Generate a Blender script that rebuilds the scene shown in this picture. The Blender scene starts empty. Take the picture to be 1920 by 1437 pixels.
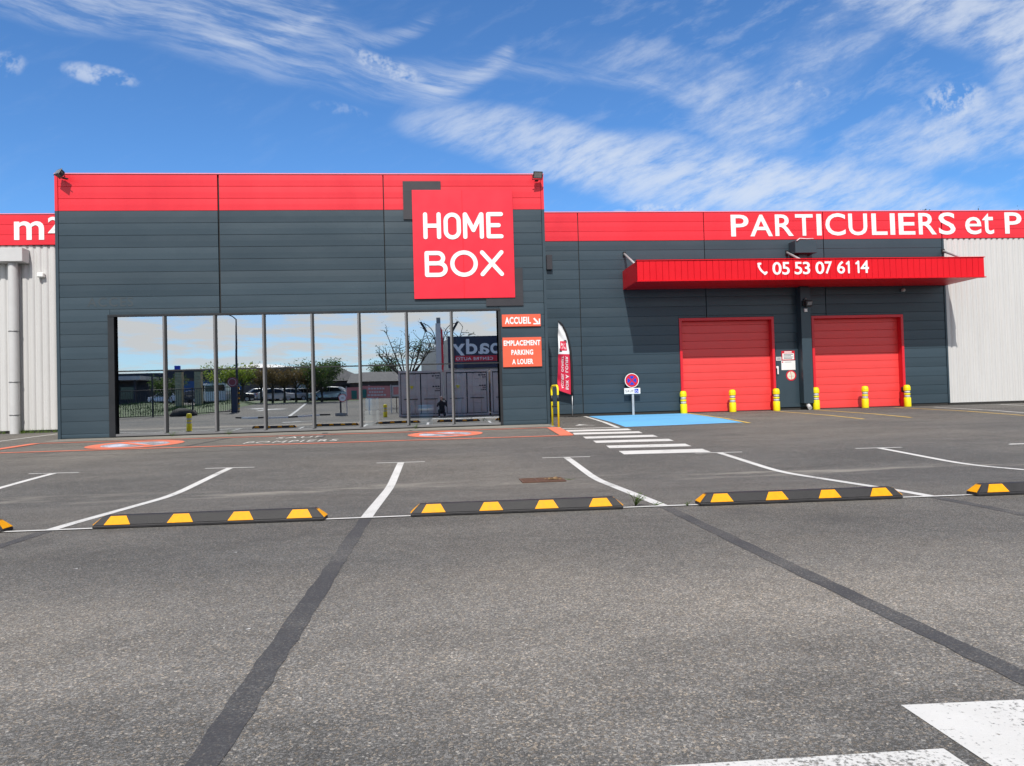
import bpy, bmesh, math, random
from mathutils import Vector, Matrix

random.seed(7)
scene = bpy.context.scene
COL = scene.collection
rad = math.radians

# ------------------------------------------------------------------ camera
YAW, PITCH, ROLL = rad(5.3894), rad(1.2971), rad(1.5967)
fwd = Vector((math.sin(YAW)*math.cos(PITCH), math.cos(YAW)*math.cos(PITCH), math.sin(PITCH)))
r0 = Vector((math.cos(YAW), -math.sin(YAW), 0.0))
d0 = fwd.cross(r0)
rgt = math.cos(ROLL)*r0 + math.sin(ROLL)*d0
dwn = -math.sin(ROLL)*r0 + math.cos(ROLL)*d0
cam_d = bpy.data.cameras.new('camera')
cam_d.sensor_fit = 'HORIZONTAL'
cam_d.sensor_width = 36.0
cam_d.lens = 36.0*1369.2/1920.0
cam_d.clip_start = 0.02
cam_d.clip_end = 3000.0
cam = bpy.data.objects.new('camera', cam_d)
COL.objects.link(cam)
mw = Matrix.Identity(4)
for i in range(3):
    mw[i][0] = rgt[i]; mw[i][1] = -dwn[i]; mw[i][2] = -fwd[i]
mw[2][3] = 1.0
cam.matrix_world = mw
scene.camera = cam

# ------------------------------------------------------------------ sun, view
SUN = Vector((-0.31, -1.83, 2.06)).normalized()
SUN_EL = math.asin(SUN.z)
SUN_AZ = math.atan2(SUN.x, SUN.y)
sd = bpy.data.lights.new('sun', 'SUN')
sd.energy = 4.35
sd.angle = rad(0.53)
sd.color = (1.0, 0.955, 0.89)
so = bpy.data.objects.new('sun', sd)
COL.objects.link(so)
so.rotation_euler = (-SUN).to_track_quat('-Z', 'Y').to_euler()
so.location = (0, 0, 60)
vs = scene.view_settings
vs.view_transform = 'Standard'
vs.look = 'None'
vs.exposure = 0.0
vs.gamma = 1.0
vs.use_curve_mapping = False
scene.cycles.caustics_reflective = False
scene.cycles.caustics_refractive = False
scene.cycles.max_bounces = 8
scene.cycles.transparent_max_bounces = 12

# ------------------------------------------------------------------ sky
world = bpy.data.worlds.new('World')
scene.world = world
world.use_nodes = True
wt = world.node_tree
wt.nodes.clear()


class NB:
    """small helper for node trees"""
    def __init__(s, tree): s.t = tree

    def n(s, typ, **kw):
        nd = s.t.nodes.new(typ)
        for k, v in kw.items(): setattr(nd, k, v)
        return nd

    def put(s, sock, v):
        if isinstance(v, bpy.types.NodeSocket): s.t.links.new(v, sock)
        elif v is not None: sock.default_value = v

    def m(s, op, a, b=None, c=None, clamp=False):
        nd = s.n('ShaderNodeMath', operation=op, use_clamp=clamp)
        s.put(nd.inputs[0], a); s.put(nd.inputs[1], b)
        if c is not None: s.put(nd.inputs[2], c)
        return nd.outputs[0]

    def mr(s, v, a, b, c=0.0, d=1.0, smooth=True):
        nd = s.n('ShaderNodeMapRange', interpolation_type='SMOOTHSTEP' if smooth else 'LINEAR')
        s.put(nd.inputs['Value'], v)
        for k, x in (('From Min', a), ('From Max', b), ('To Min', c), ('To Max', d)): s.put(nd.inputs[k], x)
        return nd.outputs[0]

    def noise(s, vec, scale, detail=4.0, rough=0.55, dist=0.0, dim='3D'):
        nd = s.n('ShaderNodeTexNoise', noise_dimensions=dim)
        s.put(nd.inputs['Vector'], vec)
        nd.inputs['Scale'].default_value = scale
        nd.inputs['Detail'].default_value = detail
        nd.inputs['Roughness'].default_value = rough
        nd.inputs['Distortion'].default_value = dist
        return nd.outputs[0]

    def mapping(s, vec, loc=(0, 0, 0), rot=0.0, scale=(1, 1, 1), typ='TEXTURE'):
        nd = s.n('ShaderNodeMapping', vector_type=typ)
        s.put(nd.inputs['Vector'], vec)
        nd.inputs['Location'].default_value = loc
        nd.inputs['Rotation'].default_value = (0, 0, rot)
        nd.inputs['Scale'].default_value = scale
        return nd.outputs[0]

    def mixc(s, fac, a, b, blend='MIX'):
        nd = s.n('ShaderNodeMix', data_type='RGBA', blend_type=blend)
        s.put(nd.inputs[0], fac); s.put(nd.inputs[6], a); s.put(nd.inputs[7], b)
        return nd.outputs[2]


W = NB(wt)
sky = W.n('ShaderNodeTexSky', sky_type='NISHITA')
sky.sun_disc = False
sky.sun_elevation = SUN_EL
sky.sun_rotation = SUN_AZ
sky.altitude = 100.0
sky.air_density = 1.0
sky.dust_density = 0.1
sky.ozone_density = 2.2
tc = W.n('ShaderNodeTexCoord')
sep = W.n('ShaderNodeSeparateXYZ')
wt.links.new(tc.outputs['Generated'], sep.inputs[0])
X, Y, Z = sep.outputs
front = W.mr(Y, 0.12, 0.35)
Ys = W.m('MAXIMUM', Y, 0.05)
U = W.m('DIVIDE', X, Ys)
V = W.m('DIVIDE', Z, Ys)
cb = W.n('ShaderNodeCombineXYZ')
wt.links.new(U, cb.inputs[0]); wt.links.new(V, cb.inputs[1]); cb.inputs[2].default_value = 1.0
UV = cb.outputs[0]
# slight warp of the cloud outlines
wn = W.n('ShaderNodeTexNoise', noise_dimensions='2D')
wt.links.new(UV, wn.inputs['Vector'])
wn.inputs['Scale'].default_value = 6.0
wn.inputs['Detail'].default_value = 2.0
wv = W.n('ShaderNodeVectorMath', operation='SUBTRACT')
wt.links.new(wn.outputs['Color'], wv.inputs[0]); wv.inputs[1].default_value = (.5, .5, .5)
wm = W.n('ShaderNodeVectorMath', operation='MULTIPLY_ADD')
wt.links.new(wv.outputs[0], wm.inputs[0]); wm.inputs[1].default_value = (.035, .022, 0); wt.links.new(UV, wm.inputs[2])
UVW = wm.outputs[0]


def turned(cu, cw, ru, rw, ang):
    c_, s_ = math.cos(rad(ang)), math.sin(rad(ang))
    out = []
    for (p_, q_, r_) in ((c_, s_, ru), (-s_, c_, rw)):
        d_ = W.n('ShaderNodeVectorMath', operation='DOT_PRODUCT')
        wt.links.new(UVW, d_.inputs[0])
        d_.inputs[1].default_value = (p_/r_, q_/r_, -(p_*cu+q_*cw)/r_)
        out.append(d_.outputs['Value'])
    return out


def turned_vec(ru, rw, ang):
    a, b = turned(0, 0, ru, rw, ang)
    c_ = W.n('ShaderNodeCombineXYZ')
    wt.links.new(a, c_.inputs[0]); wt.links.new(b, c_.inputs[1])
    return c_.outputs[0]


def blob(cu, cw, ru, rw, ang, amp):
    a, b = turned(cu, cw, ru, rw, ang)
    return W.mr(W.m('MULTIPLY_ADD', a, a, W.m('MULTIPLY', b, b)), 0.0, 1.0, amp, 0.0)


sepw = W.n('ShaderNodeSeparateXYZ')
wt.links.new(UVW, sepw.inputs[0])


def stroke(p, q, r, wid, amp, soft=0.05):
    """a curved streak through three sky directions, thinning out at its ends"""
    (x1, y1), (x2, y2), (x3, y3) = p, q, r
    den = (x1-x2)*(x1-x3)*(x2-x3)
    a = (x3*(y2-y1)+x2*(y1-y3)+x1*(y3-y2))/den
    b = (x3*x3*(y1-y2)+x2*x2*(y3-y1)+x1*x1*(y2-y3))/den
    c = y1-a*x1*x1-b*x1
    u, w = U, sepw.outputs[1]
    par = W.m('MULTIPLY_ADD', W.m('MULTIPLY_ADD', u, a, b), u, c)
    d = W.m('ABSOLUTE', W.m('DIVIDE', W.m('SUBTRACT', w, par), wid))
    s1 = W.mr(d, 0.0, 1.0, 1.0, 0.0)
    win = W.m('MULTIPLY', W.mr(u, x1-soft, x1+soft), W.mr(u, x3-soft*.5, x3+soft*.5, 1.0, 0.0))
    return W.m('MULTIPLY', W.m('MULTIPLY', s1, win), amp)


def total(lst):
    t = lst[0]
    for x in lst[1:]: t = W.m('ADD', t, x)
    return t


fineL = W.noise(turned_vec(.34, .045, -14), 2.2, 5, .66, 0, '2D')
fineR = W.noise(turned_vec(.24, .07, 24), 2.2, 5, .66, 0, '2D')
lumps = W.noise(UVW, 38.0, 3, .65, 0, '2D')
left = total([blob(-.45, .545, .22, .055, -4, 1.1), blob(-.22, .525, .16, .05, -10, 1.0),
              stroke((-.37, .505), (-.10, .446), (.03, .433), .040, .85),
              stroke((-.02, .432), (.05, .446), (.108, .487), .026, 1.1, .02),
              stroke((-.30, .495), (-.20, .503), (-.142, .533), .018, 1.0, .03),
              stroke((-.13, .487), (-.07, .497), (.0, .531), .018, .75, .03),
              stroke((-.10, .455), (.16, .459), (.36, .43), .022, .5)])
right = total([blob(.14, .355, .22, .050, -11, 1.25), blob(.36, .310, .26, .065, -8, 1.45), blob(.58, .285, .30, .055, -7, 1.35),
               blob(.78, .56, .30, .075, -16, 1.3), blob(.92, .48, .12, .10, 0, 1.1), blob(.80, .375, .26, .055, 10, 1.1),
               blob(.36, .45, .22, .05, -12, .40), blob(.55, .47, .25, .07, 40, .30), blob(.44, .39, .12, .05, -20, .6),
               blob(.62, .36, .12, .03, 30, .5)])
puffs = total([blob(-.437, .444, .055, .017, -12, 1.3), blob(-.06, .462, .065, .016, -18, 1.5), blob(.765, .425, .07, .032, 10, 1.5),
               blob(-.56, .452, .035, .02, 0, .9), blob(-.13, .40, .05, .010, -5, .35),
               blob(.31, .258, .08, .014, 3, 2.0), blob(.545, .432, .02, .012, 0, .9), blob(.51, .44, .018, .01, 0, .7)])
den = total([W.m('MULTIPLY', left, W.mr(fineL, .32, .80, .03, .52)), W.m('MULTIPLY', right, W.mr(fineR, .26, .76, .06, .74)),
             W.m('MULTIPLY', puffs, W.mr(W.m('ADD', W.m('MULTIPLY', lumps, .6), W.m('MULTIPLY', fineR, .4)), .42, .66, .0, .62))])
veil = W.m('MULTIPLY', W.mr(fineR, .48, .85), W.mr(U, -.1, .5, 0.03, .22))
den_front = W.m('MULTIPLY', W.m('ADD', den, veil), front)
# broken cumulus in the southern half of the sky (seen mirrored in the shop windows)
zz = W.m('ADD', W.m('MAXIMUM', Z, 0.0), 0.10)
pc = W.n('ShaderNodeCombineXYZ')
wt.links.new(W.m('DIVIDE', X, zz), pc.inputs[0]); wt.links.new(W.m('DIVIDE', Y, zz), pc.inputs[1])
cum = W.noise(pc.outputs[0], 2.3, 5, .58, 0, '2D')
cumv = W.noise(pc.outputs[0], 0.4, 2, .5, 0, '2D')
den_back = W.m('MULTIPLY', W.m('MULTIPLY', W.mr(W.m('ADD', cum, W.m('MULTIPLY', cumv, .35)), .50, .78, .42, 1.0), W.mr(Z, .0, .08, .55, 1.0)), W.m('SUBTRACT', 1.0, front))
dens = W.m('ADD', W.m('MULTIPLY', W.m('SUBTRACT', 1.0, W.m('POWER', 2.718, W.m('MULTIPLY', den_front, -1.5))), .82), den_back)
skyc = W.mixc(1.0, sky.outputs[0], (.84, 1.38, 1.92, 1), 'MULTIPLY')
cl = W.mixc(dens, skyc, W.mixc(front, (10.5, 10.5, 10.5, 1), (8.8, 9.5, 10.6, 1)))
world.cycles.sampling_method = 'MANUAL'
world.cycles.sample_map_resolution = 256
bg = W.n('ShaderNodeBackground')
bg.inputs['Strength'].default_value = 0.085
wt.links.new(cl, bg.inputs['Color'])
wo = W.n('ShaderNodeOutputWorld')
wt.links.new(bg.outputs[0], wo.inputs['Surface'])

# ------------------------------------------------------------------ materials
MATS = {}


def mat(name, col, rough=.6, metal=0.0, var=.06, vscale=3.0, bump=0.0, bscale=40.0, spec=.5, coat=0.0, stretch=(1, 1, 1)):
    if name in MATS: return MATS[name]
    m = bpy.data.materials.new(name)
    m.use_nodes = True
    t = m.node_tree
    B = NB(t)
    p = t.nodes['Principled BSDF']
    p.inputs['Roughness'].default_value = rough
    p.inputs['Metallic'].default_value = metal
    p.inputs['Specular IOR Level'].default_value = spec
    p.inputs['Coat Weight'].default_value = coat
    geo = B.n('ShaderNodeNewGeometry')
    vec = B.mapping(geo.outputs['Position'], scale=stretch, typ='POINT')
    if var > 0:
        f = B.noise(vec, vscale, 5, .6)
        k = B.mr(f, .3, .7, 1-var, 1+var, smooth=False)
        g = B.n('ShaderNodeCombineColor')
        for i in range(3): B.put(g.inputs[i], k)
        c = B.mixc(1.0, (*col, 1), g.outputs[0], 'MULTIPLY')
        t.links.new(c, p.inputs['Base Color'])
        r = B.mr(f, .3, .7, max(0.02, rough-.06), min(1, rough+.06), smooth=False)
        t.links.new(r, p.inputs['Roughness'])
    else:
        p.inputs['Base Color'].default_value = (*col, 1)
    if bump > 0:
        bn = B.n('ShaderNodeBump')
        bn.inputs['Strength'].default_value = bump
        bn.inputs['Distance'].default_value = .004
        t.links.new(B.noise(vec, bscale, 4, .6), bn.inputs['Height'])
        t.links.new(bn.outputs[0], p.inputs['Normal'])
    MATS[name] = m
    return m


def asphalt_nodes(B, geo):
    P = geo.outputs['Position']
    big = B.noise(P, .16, 3, .5)
    med = B.noise(B.mapping(P, scale=(.6, 1.5, 1), typ='POINT'), .9, 4, .62)
    mid2 = B.noise(P, 6.0, 4, .6)
    fine = B.noise(P, 260, 2, .7)
    vo = B.n('ShaderNodeTexVoronoi')
    B.put(vo.inputs['Vector'], P); vo.inputs['Scale'].default_value = 140.0
    hs_ = B.n('ShaderNodeSeparateColor')
    B.put(hs_.inputs[0], vo.outputs['Color'])
    stone = B.m('POWER', hs_.outputs[0], 2.0)
    lum = B.m('MULTIPLY_ADD', stone, .95, .60)
    lum = B.m('MULTIPLY', lum, B.mr(fine, .30, .66, .26, 1.56, False))
    lum = B.m('MULTIPLY', lum, B.mr(mid2, .3, .7, .90, 1.10, False))
    lum = B.m('MULTIPLY', lum, B.mr(med, .3, .7, .84, 1.16, False))
    lum = B.m('MULTIPLY', lum, B.mr(big, .32, .68, .84, 1.18, False))
    warm = B.mixc(B.mr(big, .35, .65), (.137, .136, .131, 1), (.152, .143, .128, 1))
    tint = B.mixc(B.m('MULTIPLY', B.m('GREATER_THAN', hs_.outputs[1], .82), .55), warm, (.25, .21, .16, 1))
    g = B.n('ShaderNodeCombineColor')
    for i in range(3): B.put(g.inputs[i], lum)
    col = B.mixc(1.0, tint, g.outputs[0], 'MULTIPLY')
    # pale chips
    chip = B.m('MULTIPLY', B.m('GREATER_THAN', hs_.outputs[2], .992), .6)
    col = B.mixc(chip, col, (.42, .40, .36, 1))
    height = B.m('ADD', B.m('MULTIPLY', hs_.outputs[0], .7), B.m('MULTIPLY', fine, .9))
    return col, height, med, big, mid2, P


def asphalt(name, kind='lot'):
    if name in MATS: return MATS[name]
    m = bpy.data.materials.new(name)
    m.use_nodes = True
    t = m.node_tree
    B = NB(t)
    p = t.nodes['Principled BSDF']
    geo = B.n('ShaderNodeNewGeometry')
    col, height, med, big, mid2, P = asphalt_nodes(B, geo)
    s = B.n('ShaderNodeSeparateXYZ')
    B.put(s.inputs[0], P)
    if kind == 'lot':
        # washed out sand lying in the gutter line with the drain
        edge = B.m('MULTIPLY', B.m('SUBTRACT', med, .5), 1.5)
        dist = B.m('ABSOLUTE', B.m('ADD', B.m('SUBTRACT', s.outputs[1], 9.30), edge))
        sand = B.m('MULTIPLY', B.mr(dist, .0, .55, 1, 0), B.mr(B.noise(B.mapping(P, scale=(.5, 2, 1), typ='POINT'), 1.1, 5, .7), .46, .66))
        col = B.mixc(B.m('MULTIPLY', sand, .75), col, (.34, .315, .27, 1))
        # paler band: sun brightening painted into the asphalt colour, with a brownish dust tone
        lit_band = B.m('ABSOLUTE', B.m('ADD', B.m('SUBTRACT', s.outputs[1], 3.15), B.m('MULTIPLY', B.m('SUBTRACT', med, .5), 2.2)))
        col = B.mixc(B.m('MULTIPLY', B.mr(lit_band, .1, 1.9, 1, 0), B.mr(big, .25, .6, .45, .80)), col, B.mixc(1.0, col, (2.15, 2.05, 1.94, 1), 'MULTIPLY'))
        # oily dark stains
        st = B.m('MAXIMUM', B.mr(B.noise(P, .55, 5, .55, .4), .60, .74), B.mr(B.noise(P, 2.3, 3, .5), .70, .80))
        col = B.mixc(B.m('MULTIPLY', st, .42), col, (.060, .060, .060, 1))
    elif kind == 'strip':
        col = B.mixc(B.mr(med, .38, .62, .55, .9), col, (.30, .285, .25, 1))
    elif kind == 'tar':
        w = B.m('ADD', B.mr(B.noise(P, 90, 3, .7), .42, .72, 0, .5), B.mr(med, .40, .66, 0, .34))
        col = B.mixc(B.m('SUBTRACT', .92, w), col, (.055, .055, .060, 1))
    elif kind in ('worn', 'white', 'orange', 'yellow', 'blue', 'tint', 'ghost'):
        pc_ = {'white': (.66, .65, .625), 'worn': (.66, .65, .625), 'orange': (.74, .20, .12), 'yellow': (.74, .50, .11), 'blue': (.15, .46, .80), 'tint': (.62, .66, .80), 'ghost': (.4, .4, .39)}[kind]
        k = {'worn': .30, 'white': .25, 'orange': .26, 'yellow': .28, 'blue': .16, 'tint': .36, 'ghost': .62}[kind]
        wear = B.m('ADD', B.m('MULTIPLY', B.noise(P, 60, 4, .7), .62), B.m('MULTIPLY', B.noise(P, 2.2, 4, .6), .42))
        f = B.mr(wear, k+.13, k+.22, .12, 1.0)
        pv = B.mixc(B.m('ADD', B.mr(mid2, .3, .7, 0, .22), B.mr(med, .45, .7, 0, .35)), (*pc_, 1), (pc_[0]*.72, pc_[1]*.72, pc_[2]*.70, 1))
        col = B.mixc(f, col, pv)
    t.links.new(col, p.inputs['Base Color'])
    p.inputs['Roughness'].default_value = .88
    p.inputs['Specular IOR Level'].default_value = .3
    bn = B.n('ShaderNodeBump')
    bn.inputs['Strength'].default_value = .85 if kind in ('lot', 'strip') else .4
    bn.inputs['Distance'].default_value = .005
    t.links.new(height, bn.inputs['Height'])
    t.links.new(bn.outputs[0], p.inputs['Normal'])
    MATS[name] = m
    return m


def glass_mat():
    m = bpy.data.materials.new('reflective_glass')
    m.use_nodes = True
    t = m.node_tree
    t.nodes.clear()
    B = NB(t)
    gl = B.n('ShaderNodeBsdfGlossy')
    gl.inputs['Color'].default_value = (.93, .97, 1.0, 1)
    gl.inputs['Roughness'].default_value = 0.0
    geo = B.n('ShaderNodeNewGeometry')
    bn = B.n('ShaderNodeBump')
    bn.inputs['Strength'].default_value = .02
    bn.inputs['Distance'].default_value = .02
    B.put(bn.inputs['Height'], B.noise(geo.outputs['Position'], .9, 1, .4))
    B.put(gl.inputs['Normal'], bn.outputs[0])
    tr = B.n('ShaderNodeBsdfTransparent')
    tr.inputs['Color'].default_value = (.84, .92, .95, 1)
    mx = B.n('ShaderNodeMixShader')
    mx.inputs[0].default_value = .68
    t.links.new(tr.outputs[0], mx.inputs[1]); t.links.new(gl.outputs[0], mx.inputs[2])
    o = B.n('ShaderNodeOutputMaterial')
    t.links.new(mx.outputs[0], o.inputs['Surface'])
    return m


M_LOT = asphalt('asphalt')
M_STRIP = asphalt('worn_concrete_edge', 'strip')
M_TAR = asphalt('tar_band', 'tar')
M_WHITE = asphalt('white_road_paint', 'white')
M_WORN = asphalt('worn_white_road_paint', 'worn')
M_ORANGE = asphalt('orange_road_paint', 'orange')
M_YELLOW = asphalt('yellow_road_paint', 'yellow')
M_BLUE = asphalt('blue_road_paint', 'blue')
M_TINT = asphalt('pale_road_paint', 'tint')
M_FAINT = asphalt('faded_road_paint', 'ghost')
M_GLASS = glass_mat()
M_GREY = mat('anthracite_cladding', (.031, .053, .070), .36, var=.07, vscale=.6, spec=.5, stretch=(1, 1, 2))
M_GREYTRIM = mat('anthracite_trim', (.032, .053, .069), .34, var=.04)
GREYS = [M_GREY]+[mat('anthracite_cladding_'+n, tuple(c*k for c in (.031, .053, .070)), r, var=.07, vscale=.6, stretch=(1, 1, 2)) for n, k, r in (('darker', .90, .33), ('lighter', 1.10, .40), ('cooler', .96, .43))]
M_RED = mat('red_cladding', (.72, .018, .034), .38, var=.06, vscale=.9, stretch=(1, 1, .35))
M_REDSIGN = mat('red_sign_face', (.82, .013, .036), .42, var=.02)
M_REDCAN = mat('red_canopy', (.68, .005, .014), .40, var=.03, vscale=2, spec=.25)
M_DOOR = mat('red_door', (.78, .060, .058), .40, var=.03, vscale=2)
M_DOORFR = mat('red_door_frame', (.68, .012, .025), .35, var=.03)
M_COPE = mat('pale_red_coping', (.78, .25, .32), .35, var=.02)
M_DARK = mat('dark_joint', (.012, .014, .016), .7, var=0)
M_PLINTH = mat('dark_plinth', (.03, .028, .026), .85, var=.15)
M_SHEET = mat('pale_grey_sheet_metal', (.565, .56, .55), .42, var=.035, vscale=1.2, stretch=(3, 1, .4))
M_PIPE = mat('grey_painted_metal', (.55, .55, .55), .42, var=.04)
M_ALU = mat('brushed_aluminium', (.21, .21, .215), .42, metal=.4, var=.05)
M_FRAME = mat('dark_window_frame', (.016, .018, .021), .4, var=.03)
M_LETTER = mat('white_lettering', (.84, .84, .84), .5, var=.012)
M_SIGNDARK = mat('charcoal_sign_bracket', (.030, .028, .034), .45, var=.03)
M_ORSIGN = mat('orange_sign_face', (.74, .115, .055), .45, var=.02)
M_BLACK = mat('black_plastic', (.014, .014, .016), .45, var=.05)
M_RUBBER = mat('black_rubber', (.016, .015, .017), .6, var=.5, vscale=9, bump=.9, bscale=110)
M_RUBYEL = mat('yellow_reflective_patch', (.80, .34, .004), .55, var=.10, vscale=30, spec=.2)
M_BOLY = mat('yellow_plastic', (.86, .72, .004), .42, var=.05, vscale=9)
M_BOLS = mat('silver_reflective_band', (.50, .50, .50), .5, var=.12, vscale=25)
M_HOOPY = mat('yellow_enamel', (.86, .72, .01), .35, var=.05, vscale=9)
M_LENS = mat('lamp_lens', (.22, .21, .20), .25, var=.1, vscale=20)
M_GALV = mat('galvanised_steel', (.52, .53, .54), .45, metal=.5, var=.08, vscale=8)
M_SREDD = mat('sign_red', (.62, .01, .03), .4, var=.02)
M_SBLUE = mat('sign_blue', (.015, .05, .50), .4, var=.02)
M_SWHITE = mat('sign_white', (.82, .82, .80), .4, var=.03)
M_CREAM = mat('sign_cream', (.74, .70, .56), .45, var=.03)
M_PRINT = mat('dark_print', (.05, .045, .06), .6, var=0)
M_FLAGW = mat('white_flag_cloth', (.78, .78, .80), .75, var=.03)
M_FLAGR = mat('crimson_flag_cloth', (.60, .010, .050), .7, var=.05)
M_CONC = mat('raw_concrete', (.34, .32, .29), .9, var=.18, vscale=5, bump=.3)
M_RUST = mat('rusty_iron', (.11, .055, .035), .8, var=.3, vscale=18, bump=.4)
M_LEAF = mat('weed_green', (.10, .17, .03), .6, var=.3, vscale=30)
M_TREELEAF = mat('young_leaf', (.14, .20, .035), .55, var=.45, vscale=2.5)
M_TREELEAF2 = mat('bronze_leaf', (.085, .075, .03), .55, var=.5, vscale=2.5)
M_DARKLEAF = mat('dark_leaf', (.035, .065, .02), .6, var=.4, vscale=2.5)
M_BARK = mat('bark', (.075, .06, .048), .9, var=.25, vscale=9, bump=.4)
M_GRASS = mat('grass', (.04, .085, .012), .8, var=.35, vscale=3)
M_CONT = mat('grey_beige_container', (.66, .57, .49), .55, var=.08, vscale=1.5)
M_CONTD = mat('container_gasket', (.015, .015, .018), .6, var=0)
M_NAVY = mat('navy_fascia', (.018, .024, .055), .45, var=.04)
M_PANEL = mat('pale_wall_panel', (.45, .44, .42), .6, var=.05)
M_SLATE = mat('dark_roof', (.045, .045, .055), .8, var=.2, vscale=4)
M_BRICKW = mat('brown_wall', (.14, .10, .085), .8, var=.15, vscale=3)
M_STONE = mat('yellow_stone', (.42, .34, .22), .85, var=.2, vscale=5)
M_CARW = mat('white_car_paint', (.72, .72, .73), .22, var=.01, coat=.6)
M_CARS = mat('silver_car_paint', (.50, .52, .54), .25, metal=.35, var=.01, coat=.6)
M_CARD = mat('dark_car_paint', (.03, .035, .045), .22, var=.01, coat=.6)
M_CARG = mat('car_glass', (.015, .018, .022), .08, var=0)
M_TYRE = mat('tyre_rubber', (.018, .018, .018), .8, var=.1)
M_SKIN = mat('skin', (.52, .32, .24), .55, var=.05, vscale=20)
M_JACKET = mat('dark_navy_cloth', (.018, .020, .028), .85, var=.2, vscale=20)
M_TROUS = mat('dark_grey_cloth', (.030, .032, .040), .9, var=.2, vscale=20)
M_SHOE = mat('pale_shoe', (.55, .55, .54), .6, var=.1)
M_BINB = mat('pale_blue_plastic', (.22, .52, .86), .45, var=.03)
M_INFLOOR = mat('interior_floor', (.16, .155, .15), .5, var=.1)
M_INWALL = mat('interior_wall', (.09, .095, .10), .8, var=.06)
M_COLB = mat('blue_column_paint', (.10, .34, .62), .5, var=.03)
M_BANNER = mat('pink_banner', (.58, .22, .20), .7, var=.08)
M_TEAL = mat('teal_card', (.02, .16, .13), .6, var=.1)
M_BLUEW = mat('blue_cladding', (.03, .09, .24), .5, var=.05)
M_CONTTXT = mat('container_stencil', (.05, .05, .06), .6, var=0)
M_GHOST = mat('ghost_lettering', (.043, .058, .068), .46, var=.05)

# thin leaves let some light through
for _m, _c in ((M_TREELEAF, (.30, .40, .05, 1)), (M_TREELEAF2, (.20, .14, .05, 1)), (M_DARKLEAF, (.08, .14, .03, 1)), (M_LEAF, (.20, .30, .05, 1))):
    _t = _m.node_tree
    _B = NB(_t)
    _tl = _B.n('ShaderNodeBsdfTranslucent')
    _tl.inputs['Color'].default_value = _c
    _mx = _B.n('ShaderNodeMixShader')
    _mx.inputs[0].default_value = .45
    _t.links.new(_t.nodes['Principled BSDF'].outputs[0], _mx.inputs[1])
    _t.links.new(_tl.outputs[0], _mx.inputs[2])
    _t.links.new(_mx.outputs[0], _t.nodes['Material Output'].inputs['Surface'])

# ------------------------------------------------------------------ mesh helpers


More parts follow.
